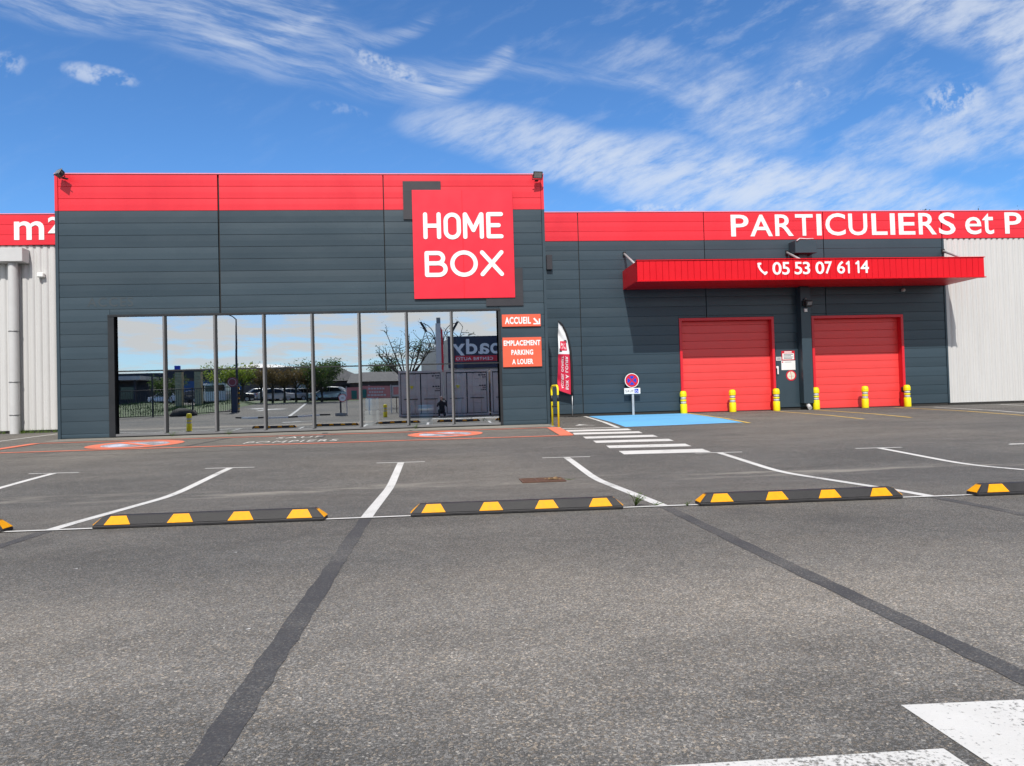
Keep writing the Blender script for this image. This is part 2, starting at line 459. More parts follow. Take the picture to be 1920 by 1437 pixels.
class MB:
    """collects shapes, links them as ONE mesh object"""
    def __init__(s): s.v = []; s.f = []; s.sm = []

    def add(s, vs_, fs, smooth=False):
        o = len(s.v)
        s.v += [tuple(v) for v in vs_]
        s.f += [tuple(i+o for i in f) for f in fs]
        s.sm += [smooth]*len(fs)
        return s

    def box(s, x0, x1, y0, y1, z0, z1, b=0.0):
        if b <= 0:
            v = [(x, y, z) for z in (z0, z1) for y in (y0, y1) for x in (x0, x1)]
            return s.add(v, [(0, 2, 3, 1), (4, 5, 7, 6), (0, 1, 5, 4), (2, 6, 7, 3), (0, 4, 6, 2), (1, 3, 7, 5)])
        b = min(b, (x1-x0)*.45, (y1-y0)*.45, (z1-z0)*.45)
        bm = bmesh.new()
        bmesh.ops.create_cube(bm, size=1.0)
        for v in bm.verts:
            v.co = Vector(((x0+x1)/2+v.co.x*(x1-x0), (y0+y1)/2+v.co.y*(y1-y0), (z0+z1)/2+v.co.z*(z1-z0)))
        bmesh.ops.bevel(bm, geom=bm.edges[:], offset=b, segments=1, affect='EDGES')
        bm.verts.index_update()
        s.add([v.co[:] for v in bm.verts], [[v.index for v in f.verts] for f in bm.faces])
        bm.free()
        return s

    def prism(s, poly, fn, d0, d1):
        """poly: 2-D outline, fn(a, b, d) -> point"""
        n = len(poly)
        v = [fn(a, b, d0) for a, b in poly]+[fn(a, b, d1) for a, b in poly]
        f = [tuple(range(n)), tuple(range(2*n-1, n-1, -1))]+[(i, i+n, (i+1) % n+n, (i+1) % n) for i in range(n)]
        return s.add(v, f)

    def tube(s, pts, r, n=10, caps=True, smooth=True):
        pts = [Vector(p) for p in pts]
        rs = r if isinstance(r, (list, tuple)) else [r]*len(pts)
        rings = []
        up = None
        for i, p in enumerate(pts):
            d = (pts[min(i+1, len(pts)-1)]-pts[max(i-1, 0)])
            if d.length < 1e-9: d = Vector((0, 0, 1))
            d.normalize()
            if up is None:
                up = Vector((0, 0, 1)) if abs(d.z) < .9 else Vector((1, 0, 0))
            a = d.cross(up).normalized()
            b = a.cross(d).normalized()
            up = b
            rings.append([p+a*math.cos(2*math.pi*k/n)*rs[i]+b*math.sin(2*math.pi*k/n)*rs[i] for k in range(n)])
        v = [q for rg in rings for q in rg]
        f = []
        for i in range(len(pts)-1):
            for k in range(n):
                f.append((i*n+k, i*n+(k+1) % n, (i+1)*n+(k+1) % n, (i+1)*n+k))
        s.add(v, f, smooth)
        if caps:
            o = len(s.v)-len(v)
            s.f += [tuple(o+k for k in range(n))[::-1], tuple(o+(len(pts)-1)*n+k for k in range(n))]
            s.sm += [False, False]
        return s

    def lathe(s, prof, c=(0, 0, 0), n=16, smooth=True):
        v = [(c[0]+r*math.cos(2*math.pi*k/n), c[1]+r*math.sin(2*math.pi*k/n), c[2]+z) for r, z in prof for k in range(n)]
        f = [(i*n+k, i*n+(k+1) % n, (i+1)*n+(k+1) % n, (i+1)*n+k) for i in range(len(prof)-1) for k in range(n)]
        s.add(v, f, smooth)
        o = len(s.v)-len(v)
        s.f += [tuple(o+k for k in range(n))[::-1], tuple(o+(len(prof)-1)*n+k for k in range(n))]
        s.sm += [False, False]
        return s

    def mesh(s, name, origin=(0, 0, 0), recalc=True):
        me = bpy.data.meshes.new(name)
        ox, oy, oz = origin
        me.from_pydata([(x-ox, y-oy, z-oz) for x, y, z in s.v], [], s.f)
        if any(s.sm): me.polygons.foreach_set('use_smooth', s.sm)
        if recalc:
            bm = bmesh.new(); bm.from_mesh(me)
            bmesh.ops.recalc_face_normals(bm, faces=bm.faces[:])
            bm.to_mesh(me); bm.free()
        me.update()
        return me

    def build(s, name, material, parent=None, recalc=True):
        org = ORG.get(parent.name, (0, 0, 0)) if parent else (0, 0, 0)
        return obj(name, s.mesh(name, org, recalc), material, parent)


ORG = {}     # world position of the things' origins (parts are given in world metres)


def obj(name, me, material=None, parent=None, loc=(0, 0, 0)):
    if material and not me.materials: me.materials.append(material)
    o = bpy.data.objects.new(name, me)
    COL.objects.link(o)
    o.location = loc
    if parent:
        o.parent = parent
        ORG[o.name] = ORG.get(parent.name, (0, 0, 0)) if loc == (0, 0, 0) else (0, 0, 0)
    return o


def tag(o, label, cat, group=None):
    o['label'] = label
    o['category'] = cat
    if group: o['group'] = group
    return o


def thing(name, label, cat, loc=(0, 0, 0), group=None, rotz=0.0, local=False):
    o = bpy.data.objects.new(name, None)
    o.empty_display_size = .1
    COL.objects.link(o)
    o.location = loc
    o.rotation_euler = (0, 0, rotz)
    ORG[o.name] = (0, 0, 0) if local else tuple(loc)
    return tag(o, label, cat, group)


def struct(o, kind='structure'):
    o['kind'] = kind
    return o


def copy_tree(o, parent=None):
    c = o.copy()
    COL.objects.link(c)
    if parent: c.parent = parent
    for ch in list(o.children): copy_tree(ch, c)
    return c


def text_mesh(body, off=0.0, extrude=.01, space=1.0):
    cu = bpy.data.curves.new('lettering', 'FONT')
    cu.body = body
    cu.size = 1.0
    cu.offset = off
    cu.extrude = extrude
    cu.space_character = space
    cu.resolution_u = 4
    o = bpy.data.objects.new('lettering', cu)
    COL.objects.link(o)
    dg = bpy.context.evaluated_depsgraph_get()
    me = bpy.data.meshes.new_from_object(o.evaluated_get(dg))
    bpy.data.objects.remove(o)
    bpy.data.curves.remove(cu)
    return me


def fit_text(name, body, a0, a1, b0, b1, fn, material, parent, off=.02, depth=.012, space=1.0, flip=False):
    """text filling a0..a1 x b0..b1; fn(a, b, d) -> world point, d runs outwards"""
    me = text_mesh(body, off, .5, space)
    xs = [v.co.x for v in me.vertices]; ys = [v.co.y for v in me.vertices]
    x0, x1, y0, y1 = min(xs), max(xs), min(ys), max(ys)
    ox, oy, oz = ORG.get(parent.name, (0, 0, 0)) if parent else (0, 0, 0)
    for v in me.vertices:
        a = a0+(v.co.x-x0)/(x1-x0)*(a1-a0)
        b = b0+(v.co.y-y0)/(y1-y0)*(b1-b0)
        p = fn(a, b, (v.co.z+.5)*depth)
        v.co = (p[0]-ox, p[1]-oy, p[2]-oz)
    bm = bmesh.new(); bm.from_mesh(me)
    bmesh.ops.remove_doubles(bm, verts=bm.verts[:], dist=1e-5)
    bmesh.ops.recalc_face_normals(bm, faces=bm.faces[:])
    bm.to_mesh(me); bm.free()
    me.materials.clear()
    return obj(name, me, material, parent)


def ribbon(pts, w, n=8):
    """outline of a stroke with round ends"""
    pts = [Vector((p[0], p[1])) for p in pts]
    L, R = [], []
    for i, p in enumerate(pts):
        d = (pts[min(i+1, len(pts)-1)]-pts[max(i-1, 0)]).normalized()
        nn = Vector((-d.y, d.x))
        k = 1.0
        if 0 < i < len(pts)-1:
            d1 = (pts[i]-pts[i-1]).normalized()
            k = 1/max(.5, d.dot(d1))
        L.append(p+nn*w*k); R.append(p-nn*w*k)

    def cap(p, q, s):
        d = (p-q).normalized()
        a0 = math.atan2(d.y, d.x)
        return [p+Vector((math.cos(a0+s*t), math.sin(a0+s*t)))*w for t in [-(math.pi/2)+math.pi*k/n for k in range(1, n)]]
    out = L+cap(pts[-1], pts[-2], -1)+R[::-1]+cap(pts[0], pts[1], -1)
    return [(q.x, q.y) for q in out]


def arc(cx, cy, rx, ry, a0, a1, n=14):
    return [(cx+rx*math.cos(rad(a0+(a1-a0)*i/n)), cy+ry*math.sin(rad(a0+(a1-a0)*i/n))) for i in range(n+1)]


def strokes_obj(name, strokes, w, x0, x1, z0, z1, y, material, parent, depth=.014):
    """letter from centre-line strokes given in the unit square"""
    mb = MB()
    for i, st in enumerate(strokes):
        pts = [(x0+w+a*(x1-x0-2*w), z0+w+b*(z1-z0-2*w)) for a, b in st]
        if (Vector(pts[0])-Vector(pts[-1])).length < 1e-6 and len(pts) > 4:
            n = len(pts)-1
            vin, vout = [], []
            for k in range(n):
                d = (Vector(pts[(k+1) % n])-Vector(pts[k-1])).normalized()
                nn = Vector((-d.y, d.x))
                vin.append(Vector(pts[k])+nn*w); vout.append(Vector(pts[k])-nn*w)
            v = [(q.x, yy, q.y) for yy in (y-depth-i*.0006, y) for ring in (vin, vout) for q in ring]
            f = []
            for k in range(n):
                k2 = (k+1) % n
                f += [(k, k2, n+k2, n+k), (2*n+k, 2*n+k2, 3*n+k2, 3*n+k), (k, k2, 2*n+k2, 2*n+k), (n+k, n+k2, 3*n+k2, 3*n+k)]
            mb.add(v, f)
        else:
            mb.prism(ribbon(pts, w), lambda a, b, d: (a, d, b), y-depth-i*.0006, y)
    return mb.build(name, material, parent)


# ------------------------------------------------------------------ ground
KY = [-900, -120, -60, -41, -20, -12, 0, 6.6, 9.4, 11.6, 19.5, 23.7, 60, 900]
KZ = [1.5, 1.4, 1.3, 1.15, .30, .02, 0, 0, -.07, .04, .31, .385, .45, .45]


def lin(y, ky, kz):
    if y <= ky[0]: return kz[0]
    for i in range(len(ky)-1):
        if y <= ky[i+1]:
            return kz[i]+(kz[i+1]-kz[i])*(y-ky[i])/(ky[i+1]-ky[i])
    return kz[-1]


KN = [-900, -300, -120, -60, -50, -41, -35, -28, -24, -20, -16, -14, -12, -10, -8, -4, 0, 4]+[5.6+.25*i for i in range(29)]+[13.5, 15, 17, 19.5, 21, 23.7, 30, 60, 300, 900]
KNZ = [sum(lin(y+.15*k, KY, KZ) for k in range(-3, 4))/7 for y in KN]


def gz(y): return lin(y, KN, KNZ)


xs = [-700, -120, -60, -30, -15, -5, 5, 15, 30, 60, 120, 700]
gb = MB()
gv = [(x, y, z) for y, z in zip(KN, KNZ) for x in xs]
nx = len(xs)
gf = [(j*nx+i, j*nx+i+1, (j+1)*nx+i+1, (j+1)*nx+i) for j in range(len(KN)-1) for i in range(nx-1)]
gb.add(gv, gf, True)
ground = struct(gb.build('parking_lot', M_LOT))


def clipy(poly, y, keep_above):
    out = []
    for i in range(len(poly)):
        a, b = poly[i], poly[(i+1) % len(poly)]
        ia = (a[1] >= y) if keep_above else (a[1] <= y)
        ib = (b[1] >= y) if keep_above else (b[1] <= y)
        if ia: out.append(a)
        if ia != ib:
            t = (y-a[1])/(b[1]-a[1])
            out.append((a[0]+t*(b[0]-a[0]), y))
    return out


def mark(name, polys, material, lift=.004, parent=ground, thick=0.0):
    """flat paint following the ground; convex outlines in plan metres"""
    mb = MB()
    for poly in polys:
        y0, y1 = min(p[1] for p in poly), max(p[1] for p in poly)
        ks = [y0]+[k for k in KN if y0 < k < y1]+[y1]
        for a, b in zip(ks, ks[1:]):
            q = clipy(clipy(poly, a, True), b, False)
            q2 = []
            for p in q:
                if not q2 or (abs(p[0]-q2[-1][0])+abs(p[1]-q2[-1][1])) > 1e-6: q2.append(p)
            if len(q2) > 2 and (abs(q2[0][0]-q2[-1][0])+abs(q2[0][1]-q2[-1][1])) < 1e-6: q2.pop()
            if len(q2) > 2: mb.add([(x, y, gz(y)+lift) for x, y in q2], [tuple(range(len(q2)))])
    me = mb.mesh(name)
    for p in me.polygons:
        if p.normal.z < 0: p.flip()
    return obj(name, me, material, parent)


def line(p, q, w):
    a, b = Vector(p), Vector(q)
    n = Vector((-(b-a).y, (b-a).x)).normalized()*w/2
    return [tuple(a+n), tuple(b+n), tuple(b-n), tuple(a-n)]


# bay lines: a long stem across the gutter and a thin T-bar
bays = [(-8.72, 6.72, 12.1), (-6.04, 6.62, 11.98), (-3.36, 6.58, 11.86), (-.70, 6.52, 11.78), (1.95, 6.46, 11.68), (4.45, 6.36, 11.58), (7.12, 6.27, 11.45), (9.75, 6.2, 11.33), (12.4, 6.1, 11.22)]
for i, (x, y0, y1) in enumerate(bays):
    mark('bay_line', [line((x, y0+.03), (x, y1-.03), .105)], M_WHITE, .004)
    mark('bay_end_bar', [line((x-.39, y1+.02), (x+.38, y1-.04), .055)], M_WHITE, .006)
    if -6.5 < x < 7.5:
        # blacked-out old line continuing towards the camera, with a wavering edge
        yy = [y0-.06-.12*k for k in range(int((y0-.4)/.12))]
        ps = []
        rr = random.Random(i*31)
        ww = [(.053+rr.uniform(-.007, .007), .053+rr.uniform(-.007, .007)) for _ in yy]
        for k in range(len(yy)-1):
            ps.append([(x-ww[k][0], yy[k]), (x+ww[k][1], yy[k]), (x+ww[k+1][1], yy[k+1]), (x-ww[k+1][0], yy[k+1])])
        mark('blacked_out_line', ps, M_TAR, .0022)
mark('bay_front_line', [line((-12, 6.86), (-3.4, 6.56), .055), line((-3.4, 6.56), (-.7, 6.51), .055), line((-.7, 6.51), (1.95, 6.45), .055), line((1.95, 6.45), (4.45, 6.34), .055), line((4.45, 6.34), (13, 6.06), .055)], M_WHITE, .008)
# big white marks at the very front
mark('white_road_mark', [[(1.412, 2.205), (3.4, 2.10), (3.4, .9), (1.41, .9)]], M_WORN, .0025)
mark('white_road_mark', [[(-.6, 1.975), (1.352, 1.925), (1.362, .9), (-.6, .9)]], M_WORN, .0025)
# zebra crossing
zeb = [((2.82, 17.72), (4.26, 17.55), .13), ((2.86, 16.98), (4.34, 16.86), .50), ((2.87, 16.14), (4.36, 15.98), .50), ((2.91, 15.08), (4.40, 14.98), .48), ((2.92, 14.10), (4.42, 13.97), .47), ((2.945, 13.06), (4.40, 12.92), .48), ((2.945, 12.05), (4.38, 11.95), .52)]
for p, q, w in zeb: mark('zebra_stripe', [line(p, q, w)], M_WHITE, .004)
# parking bay for wheelchair users
mark('blue_bay', [[(4.44, 17.66), (7.52, 17.86), (7.98, 23.62), (4.72, 23.62)]], M_BLUE, .004)
mark('bay_edge_line', [line((4.20, 17.40), (4.57, 23.55), .11)], M_WHITE, .008)
mark('bay_edge_line', [line((4.26, 17.52), (7.4, 17.84), .06)], M_FAINT, .008)
mark('yellow_line', [line((7.58, 17.6), (8.03, 23.5), .10)], M_YELLOW, .008)
for p, q in (((10.86, 23.2), (10.68, 17.75)), ((12.28, 23.3), (11.96, 17.75)), ((15.05, 23.2), (14.58, 16.2))):
    mark('yellow_line', [line(p, q, .09)], M_YELLOW, .004)
mark('bay_edge_line', [line((15.95, 22.5), (15.25, 16.6), .10)], M_WHITE, .004)
mark('bay_edge_line', [line((18.75, 23.1), (17.9, 17.6), .10)], M_WHITE, .004)
mark('bay_edge_line', [line((-11.10, 19.2), (-11.29, 22.56), .09)], M_WHITE, .004)
# fire lane
mark('fire_lane_line', [line((-9.55, 18.28), (2.75, 18.2), .11)], M_ORANGE, .008)
mark('fire_lane_line', [line((-12.5, 16.05), (2.78, 15.72), .13)], M_ORANGE, .008)
mark('fire_lane_line', [[(2.50, 15.78), (2.82, 15.78), (2.88, 18.22), (2.56, 18.22)]], M_ORANGE, .012)
mark('fire_lane_line', [line((-9.6, 18.26), (-9.72, 16.1), .24)], M_ORANGE, .012)
for cx, cy, rr_ in ((-6.88, 17.08, 1.0), (.02, 17.2, .88)):
    disc = [(cx+rr_*.72*math.cos(rad(a)), cy+rr_*.72*math.sin(rad(a))) for a in range(0, 360, 12)]
    mark('no_parking_disc', [disc], M_TINT, .004)
    ring = []
    for a in range(0, 360, 12):
        c0, s0, c1, s1 = math.cos(rad(a)), math.sin(rad(a)), math.cos(rad(a+12)), math.sin(rad(a+12))
        ring.append([(cx+rr_*c0, cy+rr_*s0), (cx+rr_*c1, cy+rr_*s1), (cx+rr_*.70*c1, cy+rr_*.70*s1), (cx+rr_*.70*c0, cy+rr_*.70*s0)])
    mark('no_parking_ring', ring, M_ORANGE, .008)
    k = rr_*.70*.707
    mark('no_parking_slash', [line((cx-k, cy+k), (cx+k, cy-k), .17)], M_ORANGE, .012)
for word, x0, x1, y0, y1 in (('SAUF', -3.92, -2.88, 17.45, 17.90), ('POMPIERS', -4.36, -2.36, 16.30, 16.80)):
    fit_text('fire_lane_lettering', word, x0, x1, y0, y1, lambda a, b, d: (a, b, gz(b)+.004+d), M_WORN, ground, .0, .001, 1.2)
mark('small_arrow_mark', [[(3.36, 18.62), (3.55, 19.05), (3.74, 18.70)], [(3.50, 18.74), (3.6, 18.74), (3.9, 18.60), (3.8, 18.56)]], M_WHITE, .004)
mark('faint_line', [line((-9, 14.9), (-2.2, 14.78), .05)], M_FAINT, .004)
mark('faint_line', [line((9.3, 11.3), (10.1, 11.28), .06)], M_WHITE, .0045)
# pale strip of old concrete along the shop front
rr = random.Random(5)
ex = [-9.7+.5*k for k in range(26)]
ey = [18.62+rr.uniform(-.07, .07) for _ in ex]
for k in range(len(ex)): ey[k] = max(18.40, ey[k])
mark('concrete_apron', [[(ex[k], ey[k]), (ex[k+1], ey[k+1]), (ex[k+1], 19.55), (ex[k], 19.55)] for k in range(len(ex)-1)], M_STRIP, .004)
mark('tar_seam', [line((-5.1, 18.35), (-5.5, 16.2), .10)], M_TAR, .0045)
mark('tar_seam', [line((-3.0, 18.9), (-2.85, 17.2), .14)], M_TAR, .0045)
mark('tar_seam', [line((-.9, 18.9), (-.55, 17.6), .05)], M_TAR, .0045)
for p, q, w in (((8.4, 21.6), (9.5, 18.8), .03), ((13.3, 19.9), (16.6, 19.1), .03), ((11.6, 17.6), (13.0, 17.2), .04)):
    mark('crack', [line(p, q, w)], M_TAR, .0045)
# marks behind the camera, mirrored in the windows
mark('white_road_line', [line((-10.75, -12.9), (-13.6, -35.5), .22)], M_WHITE)
mark('white_road_line', [line((-13.5, -35.6), (-19.0, -36.4), .30), line((-19.0, -36.4), (-26, -39), .35)], M_WHITE, .008)
mark('white_turn_arrow', [[(-16.9, -25.6), (-15.7, -24.5), (-15.7, -26.7)], [(-15.7, -25.2), (-14.6, -25.2), (-14.6, -26.0), (-15.7, -26.0)], [(-14.95, -25.2), (-14.5, -25.2), (-14.9, -22.0), (-15.3, -22.0)], [(-14.6, -24.6), (-13.2, -25.2), (-14.6, -26.4)]], M_WHITE)
mark('white_lot_arrow', [[(-8.6, -1.4), (-7.6, -2.0), (-8.0, -2.6), (-8.9, -2.2)], [(-7.8, -2.0), (-7.0, -2.0), (-7.0, -2.3), (-7.8, -2.3)]], M_WHITE)
isl = [(-13.6, 6.9), (-12.6, 7.25), (-11.4, 7.35), (-10.2, 7.3), (-9.4, 6.95), (-8.6, 6.7)]
mark('white_island_edge', [line(isl[k], isl[k+1], .14) for k in range(len(isl)-1)], M_WHITE)

# ------------------------------------------------------------------ the building
B = thing('storage_building', 'anthracite and red self-storage building with glazed shop front and two red doors', 'building', (-3.4, 21.0, .3))
FY, WY, HP = 19.5, 23.7, .3166
_pl = {}


def plank(w, h, x, z, y, material, name='cladding_plank'):
    if material is M_GREY: material = random.choice(GREYS)
    key = (round(w, 3), round(h, 3), material.name)
    if key not in _pl:
        g = .0020
        pr = [(.05, g), (.008, g), (.0032, g+.006), (.0018, h*.25), (0, h*.5), (.0012, h*.75), (.003, h-g-.005), (.008, h-g), (.05, h-g)]
        n = len(pr)
        v = [(xx, a, b) for xx in (.004, w-.004) for a, b in pr]
        f = [(i, i+1, n+i+1, n+i) for i in range(n-1)]+[(n-1, 0, n, 2*n-1), tuple(range(n)), tuple(range(2*n-1, n-1, -1))]
        mb = MB(); mb.add(v, f)
        me = mb.mesh('cladding_plank')
        me.materials.append(material)
        _pl[key] = me
    o = bpy.data.objects.new(name, _pl[key])
    COL.objects.link(o)
    o.parent = B
    bo = B.location
    o.location = (x-bo.x, y-bo.y, z-bo.z)
    o.rotation_euler = (random.uniform(-.0035, .0035), 0, 0)
    return o


FT = 7.075
WX0, WX1, WZ1 = -8.44, 1.54, 3.44
cols = [(-9.655, -5.72), (-5.68, -1.461), (-1.441, 2.765)]
for k in range(22):
    zt = FT-HP*k
    zb = max(zt-HP, .32)
    if zt-zb < .05: continue
    m_ = M_RED if k < 3 else M_GREY
    for ci, (a, b) in enumerate(cols):
        if zb >= WZ1-.02:
            plank(b-a, zt-zb, a, zb, FY, m_)
        else:
            hh = zt-WZ1
            la, lb = max(a, -99), min(b, WX0)
            if lb-la > .1: plank(lb-la, zt-zb, la, zb, FY, m_)
            la, lb = max(a, WX1), b
            if lb-la > .1: plank(lb-la, zt-zb, la, zb, FY, m_)
            la, lb = max(a, WX0), min(b, WX1)
            if hh > .06: plank(lb-la, hh, la, WZ1, FY, m_)
# corner trims, coping
for a, b in ((-9.735, -9.66), (2.77, 2.845)):
    MB().box(a, b, FY-.012, 23.7, .30, FT-3*HP).build('corner_trim', M_GREYTRIM, B)
    MB().box(a, b, FY-.012, 23.7, FT-3*HP+.002, FT-.005).build('corner_trim', M_RED, B)
MB().box(-9.745, 2.855, FY-.016, FY+.25, FT-.004, FT+.028, .006).build('coping', M_COPE, B)
# dark backing behind the planks and the side returns
mb = MB()
mb.box(-9.655, WX0, FY+.055, FY+.10, .2, FT)
mb.box(WX1, 2.765, FY+.055, FY+.10, .2, FT)
mb.box(WX0, WX1, FY+.055, FY+.10, WZ1, FT)
mb.box(-9.655, 2.765, FY+.12, 27.0, 6.85, 6.95)
mb.build('backing', M_DARK, B)
mb = MB()
mb.box(-9.65, -9.55, FY+.12, 27.0, .2, 6.84)
mb.box(2.66, 2.76, FY+.12, 27.0, .2, 6.84)
mb.box(-9.55, 2.66, 26.9, 27.0, .2, 6.84)
mb.box(-9.55, 2.66, FY+.12, 26.9, 3.52, 3.60)
mb.build('interior_walls', M_INWALL, B)
MB().box(-9.55, 2.66, FY+.02, 26.9, .2, .345).build('interior_floor', M_INFLOOR, B)
# glazing
win = MB()
win.box(WX0-.05, WX1+.04, FY-.022, FY+.16, WZ1-.045, WZ1+.012, .004)
win.box(WX0-.05, WX0+.10, FY-.012, FY+.16, .33, WZ1-.047)
win.box(WX1-.03, WX1+.04, FY-.012, FY+.16, .33, WZ1-.047)
glaz = win.build('glazing', M_FRAME, B)
MB().box(WX0+.10, WX1-.03, FY-.004, FY+.14, .335, .395, .006).build('sill', M_ALU, glaz)
MB().box(WX0-.06, WX1+.05, FY+.02, FY+.10, .25, .334).build('sill_gap', M_DARK, glaz)
mu = [-8.289, -7.104, -5.845, -4.616, -3.381, -2.171, -.933, .257, 1.50]
for i, x in enumerate(mu[1:-1]):
    MB().box(x-.038, x+.006, FY-.02, FY+.14, .396, WZ1-.047).build('mullion', M_ALU, glaz)
    MB().box(x+.007, x+.046, FY-.012, FY+.14, .396, WZ1-.047).build('mullion_gasket', M_DARK, glaz)
rp = random.Random(3)
for i in range(8):
    a, b = mu[i]+(.045 if i else .03), mu[i+1]-.035
    w_, h_ = b-a, WZ1-.05-.398
    mb = MB(); mb.add([(0, 0, 0), (w_, 0, 0), (w_, 0, h_), (0, 0, h_)], [(0, 1, 2, 3)])
    me = mb.mesh('pane', recalc=False); me.materials.append(M_GLASS)
    o = bpy.data.objects.new('pane', me); COL.objects.link(o); o.parent = glaz
    bo = Vector(ORG[B.name])
    o.location = Vector((a, FY+.035, .398))-bo
    o.rotation_euler = (.003+rp.uniform(-.0006, .0006), 0, rp.uniform(-.0011, .0011))
MB().box(mu[0]+.03, mu[-1], FY+.004, FY+.016, 1.982, 2.014).build('rail', M_DARK, glaz)
# old removed lettering still readable as a shade on the cladding
fit_text('ghost_lettering', 'ACCES', -8.98, -7.86, 3.66, 3.90, lambda a, b, d: (a, FY-.0015-d, b), M_GHOST, B, .01, .001, 1.2)

# ---- rear wing, right of the shop front
WT = 7.12
wcols = [(2.85, 4.555), (4.575, 8.84), (8.86, 13.035), (13.055, 17.335)]
D1, D2 = (7.885, 11.17), (12.50, 15.79)
DT = 3.553
for k in range(21):
    zt = WT-HP*k
    zb = max(zt-HP, .475)
    if zt-zb < .04: continue
    m_ = M_RED if k < 3 else M_GREY
    if k < 3:
        for a, b in wcols+[(17.365, 21.6), (21.63, 26.0)]: plank(b-a, zt-zb, a, zb, WY-.012, m_, 'red_plank')
        continue
    for a, b in wcols:
        segs = [(a, b)]
        if zb < DT-.03:
            for d in (D1, D2):
                nx_ = []
                for s, e in segs:
                    if e <= d[0] or s >= d[1]: nx_.append((s, e)); continue
                    if s < d[0]: nx_.append((s, d[0]))
                    if e > d[1]: nx_.append((d[1], e))
                segs = nx_
            if zt > DT+.05:
                for d in (D1, D2):
                    s, e = max(a, d[0]), min(b, d[1])
                    if e-s > .1: plank(e-s, zt-DT, s, DT, WY, m_)
        for s, e in segs:
            if e-s > .05: plank(e-s, zt-zb, s, zb, WY, m_)
MB().box(17.34, 17.40, WY-.02, WY+.05, .47, WT-3*HP-.01).build('corner_trim', M_GREYTRIM, B)
MB().box(2.86, 26.0, WY-.028, WY+.25, WT-.004, WT+.026, .006).build('coping', M_COPE, B)
mb = MB()
mb.box(2.78, 26.0, 23.97, 40.0, .2, WT-.05)
mb.box(2.86, D1[0]-.01, 23.757, 23.77, .46, WT)
mb.box(D1[1]+.01, D2[0]-.01, 23.757, 23.77, .46, WT)
mb.box(D2[1]+.01, 17.33, 23.757, 23.77, .46, WT)
mb.box(D1[0]-.01, D1[1]+.01, 23.757, 23.77, DT+.01, WT)
mb.box(D2[0]-.01, D2[1]+.01, 23.757, 23.77, DT+.01, WT)
mb.build('backing', M_DARK, B)
MB().box(-26.0, -9.66, 23.97, 40.0, .2, WT-.05).build('left_wing_body', M_DARK, B)
MB().box(2.86, D1[0]-.03, WY+.03, WY+.2, .2, .468).build('plinth', M_PLINTH, B)
MB().box(D1[1]+.03, D2[0]-.03, WY+.03, WY+.2, .2, .468).build('plinth', M_PLINTH, B)
MB().box(D2[1]+.03, 26.0, WY+.03, WY+.2, .2, .468).build('plinth', M_PLINTH, B)
# roller doors
for d in (D1, D2):
    fr = MB()
    fr.box(d[0], d[0]+.085, WY-.03, WY+.26, .37, DT-.09)
    fr.box(d[1]-.085, d[1], WY-.03, WY+.26, .37, DT-.09)
    fr.box(d[0], d[1], WY-.03, WY+.26, DT-.088, DT)
    door = fr.build('sectional_door', M_DOORFR, B)
    zs = [3.462, 3.323]+[3.323-.2651*k for k in range(1, 12)]
    sh = None
    for k in range(len(zs)-1):
        zb, zt = zs[k+1], zs[k]
        mb = MB()
        x0_, x1_ = d[0]+.087, d[1]-.087
        g = .002
        pr = [(.06, g), (.008, g), (.003, g+.007), (0, (zt-zb)*.5), (.003, zt-zb-g-.010), (.014, zt-zb-g), (.06, zt-zb-g)]
        n = len(pr)
        v = [(xx, WY+.19+a, zb+b_) for xx in (x0_, x1_) for a, b_ in pr]
        mb.add(v, [(i, i+1, n+i+1, n+i) for i in range(n-1)]+[(n-1, 0, n, 2*n-1), tuple(range(n)), tuple(range(2*n-1, n-1, -1))])
        mb.build('door_panel', M_DOOR, door)
    MB().box(d[0]+.09, d[1]-.09, WY+.235, WY+.27, .36, 3.46).build('door_backing', M_DARK, door)
    MB().box(d[0]+.09, d[1]-.09, WY+.185, WY+.25, .36, .405).build('bottom_seal', M_BLACK, door)
    MB().box(d[1]-.13, d[1]-.02, WY-.06, WY+.05, .88, 1.06, .01).build('door_drive_box', M_BLACK, door)
# service door beside them
mb = MB().box(11.215, 11.985, WY-.012, WY-.001, .49, 2.62)
sdoor = mb.build('service_door', M_GREYTRIM, B)
hd = MB()
hd.box(11.195, 11.275, WY-.055, WY-.014, 1.80, 1.875, .008)
hd.box(11.215, 11.262, WY-.075, WY-.045, 1.60, 1.81, .008)
hd.build('door_handle', M_SWHITE, sdoor)
# rain hopper with boxed downpipe between the doors
hop = MB().box(11.80, 12.55, WY-.47, WY-.001, 5.62, 6.05, .01).build('rain_hopper', M_GREYTRIM, B)
MB().tube([(11.84, WY-.50, 6.02), (11.95, WY-.5, 6.10), (12.2, WY-.49, 6.085), (12.44, WY-.47, 6.10)], [.02, .014, .012, .01], 6).build('torn_flashing', M_FLAGW, hop)
MB().box(11.995, 12.34, WY-.31, WY-.001, .60, 4.50, .008).build('downpipe_casing', M_GREYTRIM, B)
MB().box(12.02, 12.31, WY-.25, WY-.001, 4.51, 5.615).build('downpipe', M_GREYTRIM, B)
MB().tube([(12.17, WY-.2, .62), (12.17, WY-.22, .55), (12.17, WY-.30, .47), (12.17, WY-.36, .44)], .07, 10).build('drain_spout', M_PIPE, B)

# corrugated sheets


